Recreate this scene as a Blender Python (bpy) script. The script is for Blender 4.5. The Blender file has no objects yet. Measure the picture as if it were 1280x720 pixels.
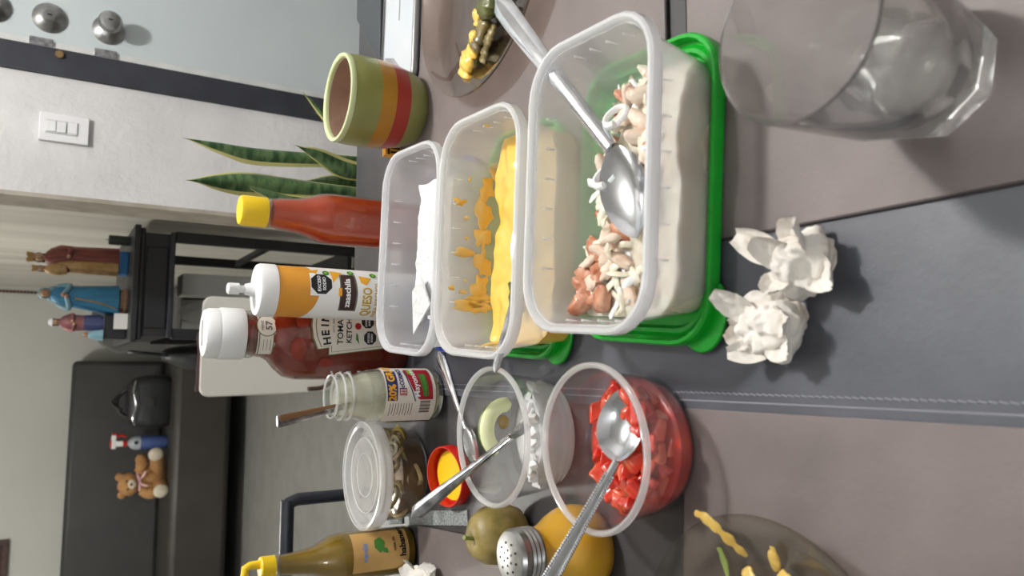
import bpy, bmesh, math, random
from mathutils import Vector, Matrix, Euler, noise
random.seed(7)
C = bpy.context.scene.collection
SC = bpy.context.scene
PI = math.pi
TZ = 0.75

# ------------------------------------------------------------------ camera
cam_data = bpy.data.cameras.new('camera')
cam = bpy.data.objects.new('camera', cam_data); C.objects.link(cam)
cam_data.sensor_width = 36.0; cam_data.lens = 961.0 / 1280.0 * 36.0
cam_data.clip_start = 0.02
# phone held upright, picture stored sideways: picture-right is the phone's down
Rv = Vector((0.9943, -0.0908, 0.0553)); Fv = Vector((0.1060, 0.8472, -0.5206))
Rv.normalize(); Fv = (Fv - Rv * Fv.dot(Rv)).normalized(); Uv = Rv.cross(Fv)
mw = Matrix((-Uv, Rv, -Fv)).transposed().to_4x4()
mw.translation = Vector((0, 0, 1.17))
cam.matrix_world = mw
SC.camera = cam
cam_data.dof.use_dof = True
cam_data.dof.focus_distance = 0.85
cam_data.dof.aperture_fstop = 9.0

# ------------------------------------------------------------------ light
SC.view_settings.view_transform = 'Standard'
SC.view_settings.look = 'None'
SC.view_settings.gamma = 1.0
SC.view_settings.exposure = 0.2
world = bpy.data.worlds.new('world'); SC.world = world
world.use_nodes = True
world.node_tree.nodes['Background'].inputs[0].default_value = (0.75, 0.85, 1.0, 1)
world.node_tree.nodes['Background'].inputs[1].default_value = 0.1

def area_lamp(name, loc, size, power, color=(1, 1, 1), size_y=None, rot=(0, 0, 0)):
    l = bpy.data.lights.new(name, 'AREA'); l.shape = 'DISK' if size_y is None else 'RECTANGLE'
    l.size = size
    if size_y: l.size_y = size_y
    l.energy = power; l.color = color
    o = bpy.data.objects.new(name, l); C.objects.link(o); o.location = loc; o.rotation_euler = rot
    return o
def bulb(name, loc, radius, power, color):
    l = bpy.data.lights.new(name, 'POINT'); l.shadow_soft_size = radius; l.energy = power; l.color = color
    o = bpy.data.objects.new(name, l); C.objects.link(o); o.location = loc
bulb('dining_ceiling_light', (0.80, 0.90, 2.30), 0.07, 66, (1.0, 0.985, 0.96))
bulb('kitchen_fill_light', (-0.55, -1.3, 2.30), 0.12, 14, (0.9, 0.95, 1.0))  # added fill light behind the camera, source unseen
bulb('living_room_fill_light', (-0.9, 3.7, 2.30), 0.12, 54, (1.0, 0.98, 0.92))  # added fill light that brightens the sofa and far wall, source unseen

# ------------------------------------------------------------------ materials
def newmat(name):
    m = bpy.data.materials.new(name); m.use_nodes = True
    nt = m.node_tree; return m, nt, nt.nodes, nt.links

def srgb(r, g, b):
    f = lambda c: (c / 255 / 12.92) if c / 255 <= 0.04045 else ((c / 255 + 0.055) / 1.055) ** 2.4
    return (f(r), f(g), f(b), 1)

def pbr(name, rgb, rough=0.5, metal=0.0, rgb2=None, scale=30, bump=0.0, bscale=None, sss=0.0, spec=0.5,
        stretch=None, coat=0.0, detail=4, trans=0.0, contrast=(0.35, 0.65), emit=0.0):
    m, nt, N, L = newmat(name)
    b = N['Principled BSDF']
    b.inputs['Base Color'].default_value = srgb(*rgb)
    b.inputs['Roughness'].default_value = rough; b.inputs['Metallic'].default_value = metal
    b.inputs['Specular IOR Level'].default_value = spec
    b.inputs['Coat Weight'].default_value = coat
    b.inputs['Transmission Weight'].default_value = trans
    if emit:
        b.inputs['Emission Color'].default_value = srgb(*rgb); b.inputs['Emission Strength'].default_value = emit
    if sss:
        b.inputs['Subsurface Weight'].default_value = sss
        b.inputs['Subsurface Radius'].default_value = (0.012, 0.006, 0.003); b.inputs['Subsurface Scale'].default_value = 0.5
    tc = None
    if rgb2 or bump:
        tc = N.new('ShaderNodeTexCoord'); mp = N.new('ShaderNodeMapping')
        L.new(tc.outputs['Object'], mp.inputs['Vector'])
        if stretch: mp.inputs['Scale'].default_value = stretch
    if rgb2:
        n = N.new('ShaderNodeTexNoise'); n.inputs['Scale'].default_value = scale; n.inputs['Detail'].default_value = detail
        L.new(mp.outputs[0], n.inputs['Vector'])
        r = N.new('ShaderNodeValToRGB'); r.color_ramp.elements[0].position = contrast[0]; r.color_ramp.elements[1].position = contrast[1]
        r.color_ramp.elements[0].color = srgb(*rgb); r.color_ramp.elements[1].color = srgb(*rgb2)
        L.new(n.outputs['Fac'], r.inputs['Fac']); L.new(r.outputs['Color'], b.inputs['Base Color'])
        if emit: L.new(r.outputs['Color'], b.inputs['Emission Color'])
    if bump:
        n2 = N.new('ShaderNodeTexNoise'); n2.inputs['Scale'].default_value = bscale or scale * 4; n2.inputs['Detail'].default_value = 6
        L.new(mp.outputs[0], n2.inputs['Vector'])
        bp = N.new('ShaderNodeBump'); bp.inputs['Strength'].default_value = bump; bp.inputs['Distance'].default_value = 0.01
        L.new(n2.outputs['Fac'], bp.inputs['Height']); L.new(bp.outputs[0], b.inputs['Normal'])
    return m

def clear(name, tint=(255, 255, 255), milk=0.0, milk_rgb=(255, 255, 255), rough=0.05, gloss=1.0, ior=1.45):
    """thin translucent plastic or glass wall: see-through + milky scatter + fresnel reflection"""
    m, nt, N, L = newmat(name)
    N.remove(N['Principled BSDF']); out = N['Material Output']
    t = N.new('ShaderNodeBsdfTransparent'); t.inputs[0].default_value = srgb(*tint)
    g = N.new('ShaderNodeBsdfGlossy'); g.inputs['Roughness'].default_value = rough
    last = t.outputs[0]
    if milk:
        d = N.new('ShaderNodeBsdfDiffuse'); d.inputs[0].default_value = srgb(*milk_rgb)
        tl = N.new('ShaderNodeBsdfTranslucent'); tl.inputs[0].default_value = srgb(*milk_rgb)
        a = N.new('ShaderNodeMixShader'); a.inputs[0].default_value = 0.5
        L.new(d.outputs[0], a.inputs[1]); L.new(tl.outputs[0], a.inputs[2])
        mx = N.new('ShaderNodeMixShader'); mx.inputs[0].default_value = milk
        L.new(last, mx.inputs[1]); L.new(a.outputs[0], mx.inputs[2]); last = mx.outputs[0]
    lw = N.new('ShaderNodeFresnel'); lw.inputs['IOR'].default_value = ior
    mul = N.new('ShaderNodeMath'); mul.operation = 'MULTIPLY'; mul.inputs[1].default_value = gloss
    geo = N.new('ShaderNodeNewGeometry')
    # the same reflectance seen from both faces of the thin wall
    dot = N.new('ShaderNodeVectorMath'); dot.operation = 'DOT_PRODUCT'
    L.new(geo.outputs['Normal'], dot.inputs[0]); L.new(geo.outputs['Incoming'], dot.inputs[1])
    ab = N.new('ShaderNodeMath'); ab.operation = 'ABSOLUTE'; L.new(dot.outputs['Value'], ab.inputs[0])
    inv = N.new('ShaderNodeMath'); inv.operation = 'SUBTRACT'; inv.inputs[0].default_value = 1.0; L.new(ab.outputs[0], inv.inputs[1])
    pw = N.new('ShaderNodeMath'); pw.operation = 'POWER'; pw.inputs[1].default_value = 4.0; L.new(inv.outputs[0], pw.inputs[0])
    ma = N.new('ShaderNodeMath'); ma.operation = 'MULTIPLY_ADD'; ma.inputs[1].default_value = 0.75; ma.inputs[2].default_value = 0.045
    L.new(pw.outputs[0], ma.inputs[0]); L.new(ma.outputs[0], mul.inputs[0])
    N.remove(lw)
    ms = N.new('ShaderNodeMixShader'); L.new(mul.outputs[0], ms.inputs[0])
    L.new(last, ms.inputs[1]); L.new(g.outputs[0], ms.inputs[2]); L.new(ms.outputs[0], out.inputs['Surface'])
    return m

M = {}
M['wall'] = pbr('white_plaster', (212, 210, 209), 0.85, rgb2=(200, 198, 198), scale=5, bump=0.35, bscale=55)
M['wall_far'] = pbr('grey_plaster', (202, 202, 196), 0.9, rgb2=(196, 196, 190), scale=2, bump=0.08, bscale=50)
M['wall_streak'] = pbr('streaked_plaster', (198, 194, 184), 0.55, rgb2=(172, 168, 158), scale=3, bump=0.1, bscale=14, stretch=(1, 3.5, 0.25))
M['reveal'] = pbr('bare_plaster', (170, 162, 150), 0.9, rgb2=(150, 142, 128), scale=14, bump=0.2, bscale=50)
M['ceiling'] = pbr('ceiling_paint', (225, 225, 222), 0.9)
M['floor'] = pbr('grey_concrete_floor', (132, 131, 127), 0.6, rgb2=(122, 121, 117), scale=9, bump=0.05, bscale=80)
M['door'] = pbr('door_paint', (188, 196, 197), 0.55, rgb2=(182, 190, 192), scale=4, bump=0.05, bscale=40)
M['door_trim'] = pbr('door_edge_paint', (205, 205, 203), 0.6, rgb2=(190, 190, 188), scale=20)
M['jamb'] = pbr('black_iron_paint', (38, 40, 48), 0.55, rgb2=(46, 48, 55), scale=18)
M['steel'] = pbr('brushed_steel', (188, 188, 188), 0.3, 1.0, rgb2=(150, 148, 145), scale=40)
M['spoon'] = pbr('spoon_steel', (232, 233, 236), 0.13, 1.0, rgb2=(214, 215, 218), scale=60, bump=0.02, bscale=120)
M['oldsteel'] = pbr('worn_steel', (220, 220, 222), 0.26, 1.0, rgb2=(150, 150, 155), scale=70, bump=0.06, bscale=150)
M['brass'] = pbr('dull_brass', (150, 125, 85), 0.45, 0.8)
M['switch'] = pbr('switch_plastic', (224, 223, 224), 0.4)
M['table'] = pbr('dark_tabletop', (66, 64, 66), 0.4, rgb2=(58, 56, 58), scale=25, bump=0.02)
M['mat'] = pbr('brown_grey_leatherette', (124, 113, 111), 0.55, rgb2=(104, 95, 93), scale=11, bump=0.05, bscale=260, detail=8, contrast=(0.3, 0.7))
M['hem'] = pbr('dark_hem', (58, 50, 50), 0.7)
M['runner'] = pbr('slate_grey_leatherette', (86, 88, 96), 0.42, rgb2=(72, 74, 82), scale=16, bump=0.035, bscale=260, detail=8, contrast=(0.3, 0.7))
M['thread'] = pbr('grey_thread', (134, 134, 140), 0.8)
M['speckle'] = pbr('speckled_grey_strip', (112, 116, 116), 0.7, rgb2=(158, 162, 162), scale=420, detail=2, contrast=(0.4, 0.62), bump=0.1, bscale=400)
M['frost'] = clear('frosted_plastic', milk=0.34, milk_rgb=(250, 250, 252), rough=0.22, gloss=0.9)
M['frostrim'] = clear('frosted_plastic_rim', milk=0.74, milk_rgb=(250, 250, 252), rough=0.25, gloss=0.9)
M['clearplastic'] = clear('clear_plastic', milk=0.03, rough=0.08)
M['clearrim'] = clear('clear_plastic_rim', milk=0.46, rough=0.12, gloss=1.3)
M['lidplastic'] = clear('milky_lid_plastic', milk=0.3, rough=0.12, gloss=1.2)
M['jarglass'] = clear('jar_glass', tint=(250, 252, 248), milk=0.04, rough=0.03, gloss=2.2)
M['bottleglass'] = clear('bottle_glass', tint=(252, 246, 240), rough=0.03, gloss=1.2)
M['smokeglass'] = clear('smoky_brown_glass', tint=(232, 225, 219), rough=0.03, gloss=1.2)
M['darkglass'] = clear('smoky_grey_glass', tint=(234, 232, 227), rough=0.03, gloss=1.2)
M['tumbler'], _nt, _N, _L = newmat('tumbler_glass')
_b = _N['Principled BSDF']; _b.inputs['Base Color'].default_value = (0.99, 0.995, 0.988, 1); _b.inputs['Roughness'].default_value = 0.0
_b.inputs['Transmission Weight'].default_value = 1.0; _b.inputs['IOR'].default_value = 1.5
_t = _N.new('ShaderNodeBsdfTransparent'); _t.inputs[0].default_value = (0.985, 0.99, 0.985, 1)
_m = _N.new('ShaderNodeMixShader'); _m.inputs[0].default_value = 0.86
_L.new(_t.outputs[0], _m.inputs[1]); _L.new(_b.outputs[0], _m.inputs[2]); _L.new(_m.outputs[0], _N['Material Output'].inputs['Surface'])
M['green'] = pbr('green_plastic', (10, 160, 36), 0.3, rgb2=(14, 168, 42), scale=5, sss=0.0, coat=0.2)
M['blue'] = pbr('blue_plastic', (24, 60, 150), 0.35)
M['cheese'] = pbr('cheese_sauce', (250, 208, 104), 0.16, rgb2=(246, 198, 84), scale=18, coat=0.6, sss=0.1, bump=0.12, bscale=42)
M['smear'] = pbr('drying_cheese', (226, 174, 62), 0.35, rgb2=(216, 188, 118), scale=45, coat=0.2)
M['tissue'] = pbr('tissue_paper', (236, 232, 226), 0.95, rgb2=(224, 218, 210), scale=25, bump=0.25, bscale=180, sss=0.1)
M['stained'] = pbr('stained_tissue_paper', (236, 230, 222), 0.95, rgb2=(205, 176, 142), scale=26, bump=0.25, bscale=180, contrast=(0.55, 0.85))
M['napkin'] = pbr('embossed_napkin', (234, 234, 234), 0.95, bump=0.6, bscale=150, rgb2=(228, 228, 229), scale=20)
M['onion'] = pbr('onion', (238, 232, 214), 0.35, rgb2=(226, 216, 190), scale=60, sss=0.15, coat=0.2)
M['onionw'] = pbr('white_onion', (240, 241, 240), 0.4, rgb2=(230, 232, 232), scale=60, sss=0.15)
M['pork'] = pbr('fried_pork', (176, 100, 66), 0.45, rgb2=(216, 168, 138), scale=70, coat=0.2, bump=0.2, bscale=160)
M['porkpale'] = pbr('pale_pork', (234, 218, 200), 0.5, rgb2=(216, 182, 158), scale=55, bump=0.2, bscale=140)
M['onionmass'] = pbr('onion_mass', (248, 249, 247), 0.4, sss=1.0)
_b = M['onionmass'].node_tree.nodes['Principled BSDF']; _b.inputs['Subsurface Radius'].default_value = (1, 1, 1); _b.inputs['Subsurface Scale'].default_value = 0.022
M['mash'] = pbr('pork_and_onion_mix', (224, 217, 198), 0.55, rgb2=(198, 176, 152), scale=40, bump=0.3, bscale=90, contrast=(0.45, 0.75))
_b = M['mash'].node_tree.nodes['Principled BSDF']; _b.inputs['Subsurface Weight'].default_value = 0.7; _b.inputs['Subsurface Radius'].default_value = (1, 0.9, 0.75); _b.inputs['Subsurface Scale'].default_value = 0.016
M['tomato'] = pbr('tomato_flesh', (208, 52, 32), 0.22, rgb2=(216, 92, 60), scale=110, sss=0.15, coat=0.4)
M['tomatodeep'] = pbr('ripe_tomato', (184, 32, 20), 0.2, rgb2=(214, 60, 40), scale=70, sss=0.15, coat=0.4)
M['tomatopale'] = pbr('pale_tomato', (226, 120, 80), 0.3, rgb2=(216, 86, 56), scale=60, sss=0.15, coat=0.4)
M['tomatoseed'] = pbr('tomato_core', (234, 214, 150), 0.3, rgb2=(226, 196, 130), scale=60)
M['avocado'] = pbr('avocado_flesh', (228, 230, 188), 0.4, rgb2=(214, 220, 164), scale=40)
M['avoskin'] = pbr('avocado_brown', (140, 116, 64), 0.5)
M['pot_olive'] = pbr('olive_glaze', (150, 152, 88), 0.3, rgb2=(140, 142, 76), scale=20, coat=0.3)
M['pot_rim'] = pbr('pale_lime_glaze', (206, 216, 166), 0.3, coat=0.3)
M['pot_orange'] = pbr('ochre_glaze', (190, 136, 40), 0.3, rgb2=(180, 128, 38), scale=20, coat=0.3)
M['pot_red'] = pbr('brick_red_glaze', (176, 54, 38), 0.3, rgb2=(166, 50, 36), scale=20, coat=0.3)
M['clay'] = pbr('bare_clay', (170, 138, 118), 0.85, rgb2=(156, 126, 108), scale=25, bump=0.1)
M['leaf_edge'] = pbr('leaf_yellow_edge', (206, 200, 128), 0.4)
M['yellowcap'] = pbr('yellow_plastic', (238, 200, 30), 0.4)
M['hotsauce'] = pbr('red_sauce', (168, 58, 26), 0.3, rgb2=(178, 70, 34), scale=30, coat=0.6, sss=0.1)
M['ketchup'] = pbr('ketchup_red', (112, 26, 17), 0.25, rgb2=(124, 34, 22), scale=14, coat=0.7)
M['ketchupsmear'] = pbr('ketchup_smear', (158, 52, 30), 0.3, rgb2=(128, 34, 20), scale=25, coat=0.5)
M['whiteplastic'] = pbr('white_plastic', (240, 240, 240), 0.35)
M['cheesebottle'] = pbr('orange_cheese_bottle', (226, 158, 56), 0.35, rgb2=(220, 150, 50), scale=6, sss=0.1)
M['label'] = pbr('label_paper', (236, 230, 218), 0.55)
M['labelwhite'] = pbr('white_label', (244, 243, 240), 0.45)
M['labelbeige'] = pbr('tan_label', (204, 164, 100), 0.6, rgb2=(198, 156, 92), scale=30)
M['ink_black'] = pbr('black_ink', (24, 24, 24), 0.6)
M['ink_brown'] = pbr('brown_ink', (60, 34, 26), 0.6)
M['ink_grey'] = pbr('grey_ink', (110, 104, 98), 0.7)
M['ink_gold'] = pbr('gold_ink', (206, 166, 60), 0.5)
M['ink_red'] = pbr('red_ink', (172, 28, 40), 0.5)
M['ink_green'] = pbr('green_ink', (70, 130, 52), 0.5)
M['ink_lime'] = pbr('lime_ink', (130, 190, 50), 0.5)
M['ink_blue'] = pbr('navy_ink', (36, 48, 110), 0.5)
M['ink_skyblue'] = pbr('soft_blue_ink', (130, 150, 190), 0.6)
M['ink_orange'] = pbr('orange_ink', (240, 170, 40), 0.5)
M['ink_white'] = pbr('white_ink', (245, 245, 245), 0.5)
M['ink_olive'] = pbr('olive_ink', (120, 116, 76), 0.6)
M['mayo'] = pbr('mayonnaise', (236, 228, 194), 0.4, rgb2=(226, 214, 168), scale=22, sss=0.1)
M['mayofilm'] = clear('mayonnaise_film', milk=0.42, milk_rgb=(248, 243, 226), rough=0.3, gloss=0.5)
M['handlereflection'] = pbr('tan_reflection', (150, 112, 78), 0.5, rgb2=(128, 92, 62), scale=30, stretch=(1, 1, 0.15))  # brown reflection in the metal handle, put into the colour
M['brine'] = pbr('pickling_brine', (124, 88, 36), 0.15, rgb2=(74, 52, 24), scale=26, coat=0.5, contrast=(0.4, 0.7))
M['jalapeno'] = pbr('pickled_pepper', (132, 118, 58), 0.3, rgb2=(106, 88, 40), scale=40, coat=0.3)
M['jalapenopale'] = pbr('pickled_onion', (190, 166, 120), 0.3, rgb2=(160, 134, 90), scale=40, coat=0.3)
M['red'] = pbr('red_plastic', (196, 30, 18), 0.35)
M['yellowliner'] = pbr('yellow_liner', (250, 204, 20), 0.5)
M['habanero'] = pbr('green_sauce', (132, 112, 22), 0.3, rgb2=(118, 98, 20), scale=30, coat=0.6)
M['shaker'] = pbr('mustard_yellow_glaze', (214, 166, 40), 0.3, rgb2=(196, 146, 34), scale=18, coat=0.5)
M['fruit'] = pbr('olive_fruit_skin', (104, 94, 38), 0.45, rgb2=(164, 142, 84), scale=34, bump=0.06, bscale=200)
M['stem'] = pbr('green_stem', (112, 132, 58), 0.5, rgb2=(140, 150, 80), scale=40)
M['pepperyellow'] = pbr('yellow_pepper_skin', (214, 180, 92), 0.35, rgb2=(196, 158, 70), scale=30, coat=0.4)
M['peppergreen'] = pbr('grilled_green_pepper', (92, 98, 40), 0.4, rgb2=(60, 58, 28), scale=45, coat=0.3, bump=0.2, bscale=150)
M['pepperbrown'] = pbr('charred_pepper', (92, 76, 40), 0.4, rgb2=(124, 108, 60), scale=45, coat=0.3, bump=0.2, bscale=150)
M['sofa'] = pbr('charcoal_leatherette', (58, 57, 56), 0.5, rgb2=(52, 51, 51), scale=5, bump=0.06, bscale=120)
M['sofaseat'] = pbr('dark_brown_leatherette', (62, 58, 54), 0.5, rgb2=(56, 52, 49), scale=5, bump=0.06, bscale=120)
M['blackwood'] = pbr('black_wood', (36, 36, 39), 0.5, rgb2=(30, 30, 33), scale=10)
M['blackmetal'] = pbr('black_tube', (44, 46, 54), 0.4)
M['blackbag'] = pbr('black_bag_cloth', (26, 27, 29), 0.5, rgb2=(32, 33, 35), scale=12, bump=0.1)
M['greychair'] = pbr('grey_chair_shell', (96, 96, 94), 0.5)
M['whitechair'] = pbr('off_white_plastic', (198, 194, 186), 0.45)
M['maroon'] = pbr('maroon_cloth', (58, 20, 26), 0.8, rgb2=(44, 16, 22), scale=30)
M['bear'] = pbr('tan_plush', (186, 142, 92), 0.95, rgb2=(172, 126, 78), scale=60, bump=0.5, bscale=260)
M['bearpale'] = pbr('cream_plush', (212, 202, 182), 0.95, bump=0.4, bscale=260)
M['pink'] = pbr('pink_ribbon', (232, 190, 196), 0.6)
M['sprayblue'] = pbr('blue_cleaner', (72, 92, 146), 0.25, rgb2=(66, 86, 138), scale=10)
M['spraygrey'] = pbr('pale_spray_shoulder', (170, 176, 186), 0.3)
M['robe_red'] = pbr('maroon_robe_paint', (146, 74, 64), 0.5, rgb2=(110, 54, 48), scale=30, bump=0.2, stretch=(4, 4, 0.5))
M['robe_blue'] = pbr('blue_robe_paint', (62, 142, 184), 0.45, rgb2=(44, 116, 158), scale=26, bump=0.2, stretch=(4, 4, 0.5))
M['robe_pink'] = pbr('dusty_pink_paint', (160, 98, 98), 0.5, rgb2=(96, 60, 66), scale=26)
M['robe_navy'] = pbr('navy_robe_paint', (66, 74, 116), 0.5)
M['robe_veil'] = pbr('pale_blue_veil_paint', (130, 170, 186), 0.5)
M['giltpaint'] = pbr('gilt_paint', (170, 132, 82), 0.4, 0.4, rgb2=(196, 160, 112), scale=40)
M['skinpaint'] = pbr('painted_skin', (190, 150, 120), 0.5)
M['hairpaint'] = pbr('painted_hair', (66, 48, 38), 0.6)
M['basepaint'] = pbr('blue_base_paint', (36, 104, 156), 0.5)
M['plinth'] = pbr('brown_plinth_paint', (150, 118, 96), 0.6)
M['paper'] = pbr('white_paper', (222, 222, 218), 0.8)
M['beads'] = pbr('reddish_beads', (96, 62, 54), 0.5)
M['darkframe'] = pbr('dark_picture_wood', (84, 62, 54), 0.5, rgb2=(60, 44, 40), scale=30)
M['phoneglass'] = pbr('phone_bezel', (190, 190, 190), 0.2, 0.5)
M['phonecase'] = clear('clear_phone_case', milk=0.12, rough=0.08, gloss=1.5)
M['phonescreen'] = pbr('lit_phone_screen', (196, 200, 204), 0.25, rgb2=(190, 196, 202), scale=14, emit=0.05)
M['phonepic'] = pbr('phone_screen_picture', (128, 124, 126), 0.25, rgb2=(150, 148, 150), scale=40, emit=0.15)
M['slate'] = pbr('dark_grey_cover', (58, 62, 66), 0.5)
M['lampshade'] = pbr('lamp_diffuser', (255, 252, 245), 0.5, emit=1.6)
M['wax'] = pbr('dark_candle', (58, 66, 58), 0.5)

def leaf_material():
    m, nt, N, L = newmat('variegated_leaf')
    b = N['Principled BSDF']; b.inputs['Roughness'].default_value = 0.4
    tc = N.new('ShaderNodeTexCoord'); mp = N.new('ShaderNodeMapping'); L.new(tc.outputs['Object'], mp.inputs[0])
    mp.inputs['Scale'].default_value = (0.4, 0.4, 1)
    w = N.new('ShaderNodeTexNoise'); w.inputs['Scale'].default_value = 70; w.inputs['Detail'].default_value = 3
    L.new(mp.outputs[0], w.inputs[0])
    r = N.new('ShaderNodeValToRGB'); r.color_ramp.elements[0].position = 0.42; r.color_ramp.elements[1].position = 0.58
    r.color_ramp.elements[0].color = srgb(44, 78, 44); r.color_ramp.elements[1].color = srgb(96, 122, 78)
    L.new(w.outputs['Fac'], r.inputs[0]); L.new(r.outputs[0], b.inputs['Base Color'])
    return m
M['leaf'] = leaf_material()

# ------------------------------------------------------------------ mesh helpers
class MB:
    def __init__(s): s.v = []; s.f = []; s.mi = []; s.mats = []
    def add(s, v, f, mat=0):
        o = len(s.v); s.v += [tuple(p) for p in v]
        s.f += [tuple(i + o for i in q) for q in f]; s.mi += [mat] * len(f); return s
    def box(s, c, d, rz=0, mat=0, rot=None):
        x, y, z = d[0] / 2, d[1] / 2, d[2] / 2
        R = rot.to_matrix() if rot else Matrix.Rotation(rz, 3, 'Z')
        vs = [R @ Vector((a * x, b * y, e * z)) + Vector(c) for e in (-1, 1) for a, b in ((-1, -1), (1, -1), (1, 1), (-1, 1))]
        return s.add(vs, [(3, 2, 1, 0), (4, 5, 6, 7), (0, 1, 5, 4), (1, 2, 6, 5), (2, 3, 7, 6), (3, 0, 4, 7)], mat)
    def rings(s, rings, cap0=True, cap1=True, closed=True, mat=0):
        n = len(rings[0]); vs = [p for r in rings for p in r]; fs = []
        for i in range(len(rings) - 1):
            for j in range(n if closed else n - 1):
                k = (j + 1) % n
                fs.append((i * n + j, i * n + k, (i + 1) * n + k, (i + 1) * n + j))
        if cap0: fs.append(tuple(range(n - 1, -1, -1)))
        if cap1: fs.append(tuple((len(rings) - 1) * n + j for j in range(n)))
        return s.add(vs, fs, mat)
    def lathe(s, prof, n=40, c=(0, 0, 0), mat=0, sx=1, sy=1):
        rs = [[(c[0] + r * sx * math.cos(2 * PI * j / n), c[1] + r * sy * math.sin(2 * PI * j / n), c[2] + z) for j in range(n)] for r, z in prof]
        return s.rings(rs, prof[0][0] < 0.0016, prof[-1][0] < 0.0016, mat=mat)
    def tube(s, pts, rad, n=10, mat=0, cap=True, flat=1.0):
        pts = [Vector(p) for p in pts]
        if not hasattr(rad, '__len__'): rad = [rad] * len(pts)
        rs = []; prev = None
        for i, p in enumerate(pts):
            t = (pts[min(i + 1, len(pts) - 1)] - pts[max(i - 1, 0)]).normalized()
            a = prev if prev is not None else (Vector((0, 0, 1)) if abs(t.z) < 0.9 else Vector((0, 1, 0)))
            b = t.cross(a).normalized(); a = b.cross(t).normalized(); prev = a
            rs.append([p + rad[i] * (math.cos(2 * PI * j / n) * b + flat * math.sin(2 * PI * j / n) * a) for j in range(n)])
        return s.rings(rs, cap, cap, mat=mat)
    def ball(s, c, r, n=16, m=10, mat=0, rot=None):
        r = r if hasattr(r, '__len__') else (r, r, r)
        R = rot.to_matrix() if rot else Matrix.Identity(3)
        rs = []
        for i in range(1, m):
            a = PI * i / m
            rs.append([R @ Vector((r[0] * math.sin(a) * math.cos(2 * PI * j / n), r[1] * math.sin(a) * math.sin(2 * PI * j / n), -r[2] * math.cos(a))) + Vector(c) for j in range(n)])
        return s.rings(rs, mat=mat)
    def build(s, name, mat, parent=None, smooth=True, loc=None, bevel=0, angle=40, subsurf=0):
        me = bpy.data.meshes.new(name); me.from_pydata(s.v, [], s.f)
        for m in (mat if isinstance(mat, (list, tuple)) else [mat]): me.materials.append(m)
        if s.mi: me.polygons.foreach_set('material_index', s.mi)
        bm = bmesh.new(); bm.from_mesh(me)
        bmesh.ops.recalc_face_normals(bm, faces=bm.faces); bm.to_mesh(me); bm.free()
        if smooth:
            me.polygons.foreach_set('use_smooth', [True] * len(me.polygons))
            me.set_sharp_from_angle(angle=math.radians(angle))
        o = bpy.data.objects.new(name, me); C.objects.link(o)
        if parent: o.parent = parent
        if loc: o.location = loc
        if bevel:
            b = o.modifiers.new('bevel', 'BEVEL'); b.width = bevel; b.segments = 2; b.limit_method = 'ANGLE'
        if subsurf:
            q = o.modifiers.new('sub', 'SUBSURF'); q.levels = q.render_levels = subsurf
        return o

def tag(o, label, cat, group=None, kind=None):
    o['label'] = label; o['category'] = cat
    if group: o['group'] = group
    if kind: o['kind'] = kind
    return o
def thing(name, label, cat, loc=(0, 0, 0), rz=0, group=None, rot=None):
    o = bpy.data.objects.new(name, None); C.objects.link(o)
    o.empty_display_size = 0.02
    o.location = loc; o.rotation_euler = rot or (0, 0, rz)
    return tag(o, label, cat, group)
def struct(o):
    o['kind'] = 'structure'; return o
def rrect(hx, hy, r, z, n=6, c=(0, 0), tilt=0):
    pts = []
    for qx, qy, a0 in ((1, 1, 0), (-1, 1, PI / 2), (-1, -1, PI), (1, -1, 3 * PI / 2)):
        for k in range(n + 1):
            a = a0 + PI / 2 * k / n
            pts.append((c[0] + qx * (hx - r) + r * math.cos(a), c[1] + qy * (hy - r) + r * math.sin(a), z))
    return pts
def smooth_path(pts, n=8):
    P = [Vector(p) for p in pts]; out = []
    for i in range(len(P) - 1):
        p0 = P[max(i - 1, 0)]; p1 = P[i]; p2 = P[i + 1]; p3 = P[min(i + 2, len(P) - 1)]
        for k in range(n):
            t = k / n
            out.append(0.5 * ((2 * p1) + (p2 - p0) * t + (2 * p0 - 5 * p1 + 4 * p2 - p3) * t * t + (3 * p1 - p0 - 3 * p2 + p3) * t ** 3))
    out.append(P[-1]); return out
def lerp(a, b, t): return a + (b - a) * t
def sstep(a, b, x):
    t = max(0, min(1, (x - a) / (b - a))); return t * t * (3 - 2 * t)

_text_cache = {}
def text_polys(body, size, bold=0.0):
    key = (body, size, bold)
    if key in _text_cache: return _text_cache[key]
    cu = bpy.data.curves.new('lettering', 'FONT'); cu.body = body; cu.size = size; cu.offset = bold; cu.resolution_u = 3
    cu.align_x = 'CENTER'; cu.align_y = 'CENTER'
    o = bpy.data.objects.new('lettering', cu); C.objects.link(o)
    bpy.context.view_layer.update()
    me = o.evaluated_get(bpy.context.evaluated_depsgraph_get()).to_mesh()
    vs = [(v.co.x, v.co.y) for v in me.vertices]; fs = [tuple(p.vertices) for p in me.polygons]
    o.to_mesh_clear(); bpy.data.objects.remove(o); bpy.data.curves.remove(cu)
    _text_cache[key] = (vs, fs); return vs, fs
def wrap_cyl(R, a0=0.0):
    return lambda x, z, off: ((R + off) * math.sin(a0 + x / R), -(R + off) * math.cos(a0 + x / R), z)
def wrap_ell(a, b, a0=0.0):
    def f(x, z, off):
        q = max(-0.98, min(0.98, x / a)); t = math.asin(q)
        return ((a + off) * math.sin(t), -(b + off) * math.cos(t), z)
    return f
def print_text(name, body, size, x, z, f, mat, parent, bold=0.0, off=0.0008, rot=0, sx=1):
    vs, fs = text_polys(body, size, bold)
    c, s = math.cos(rot), math.sin(rot)
    return MB().add([f(x + sx * c * a - s * b, z + sx * s * a + c * b, off) for a, b in vs], fs).build(name, mat, parent, smooth=False)
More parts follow.
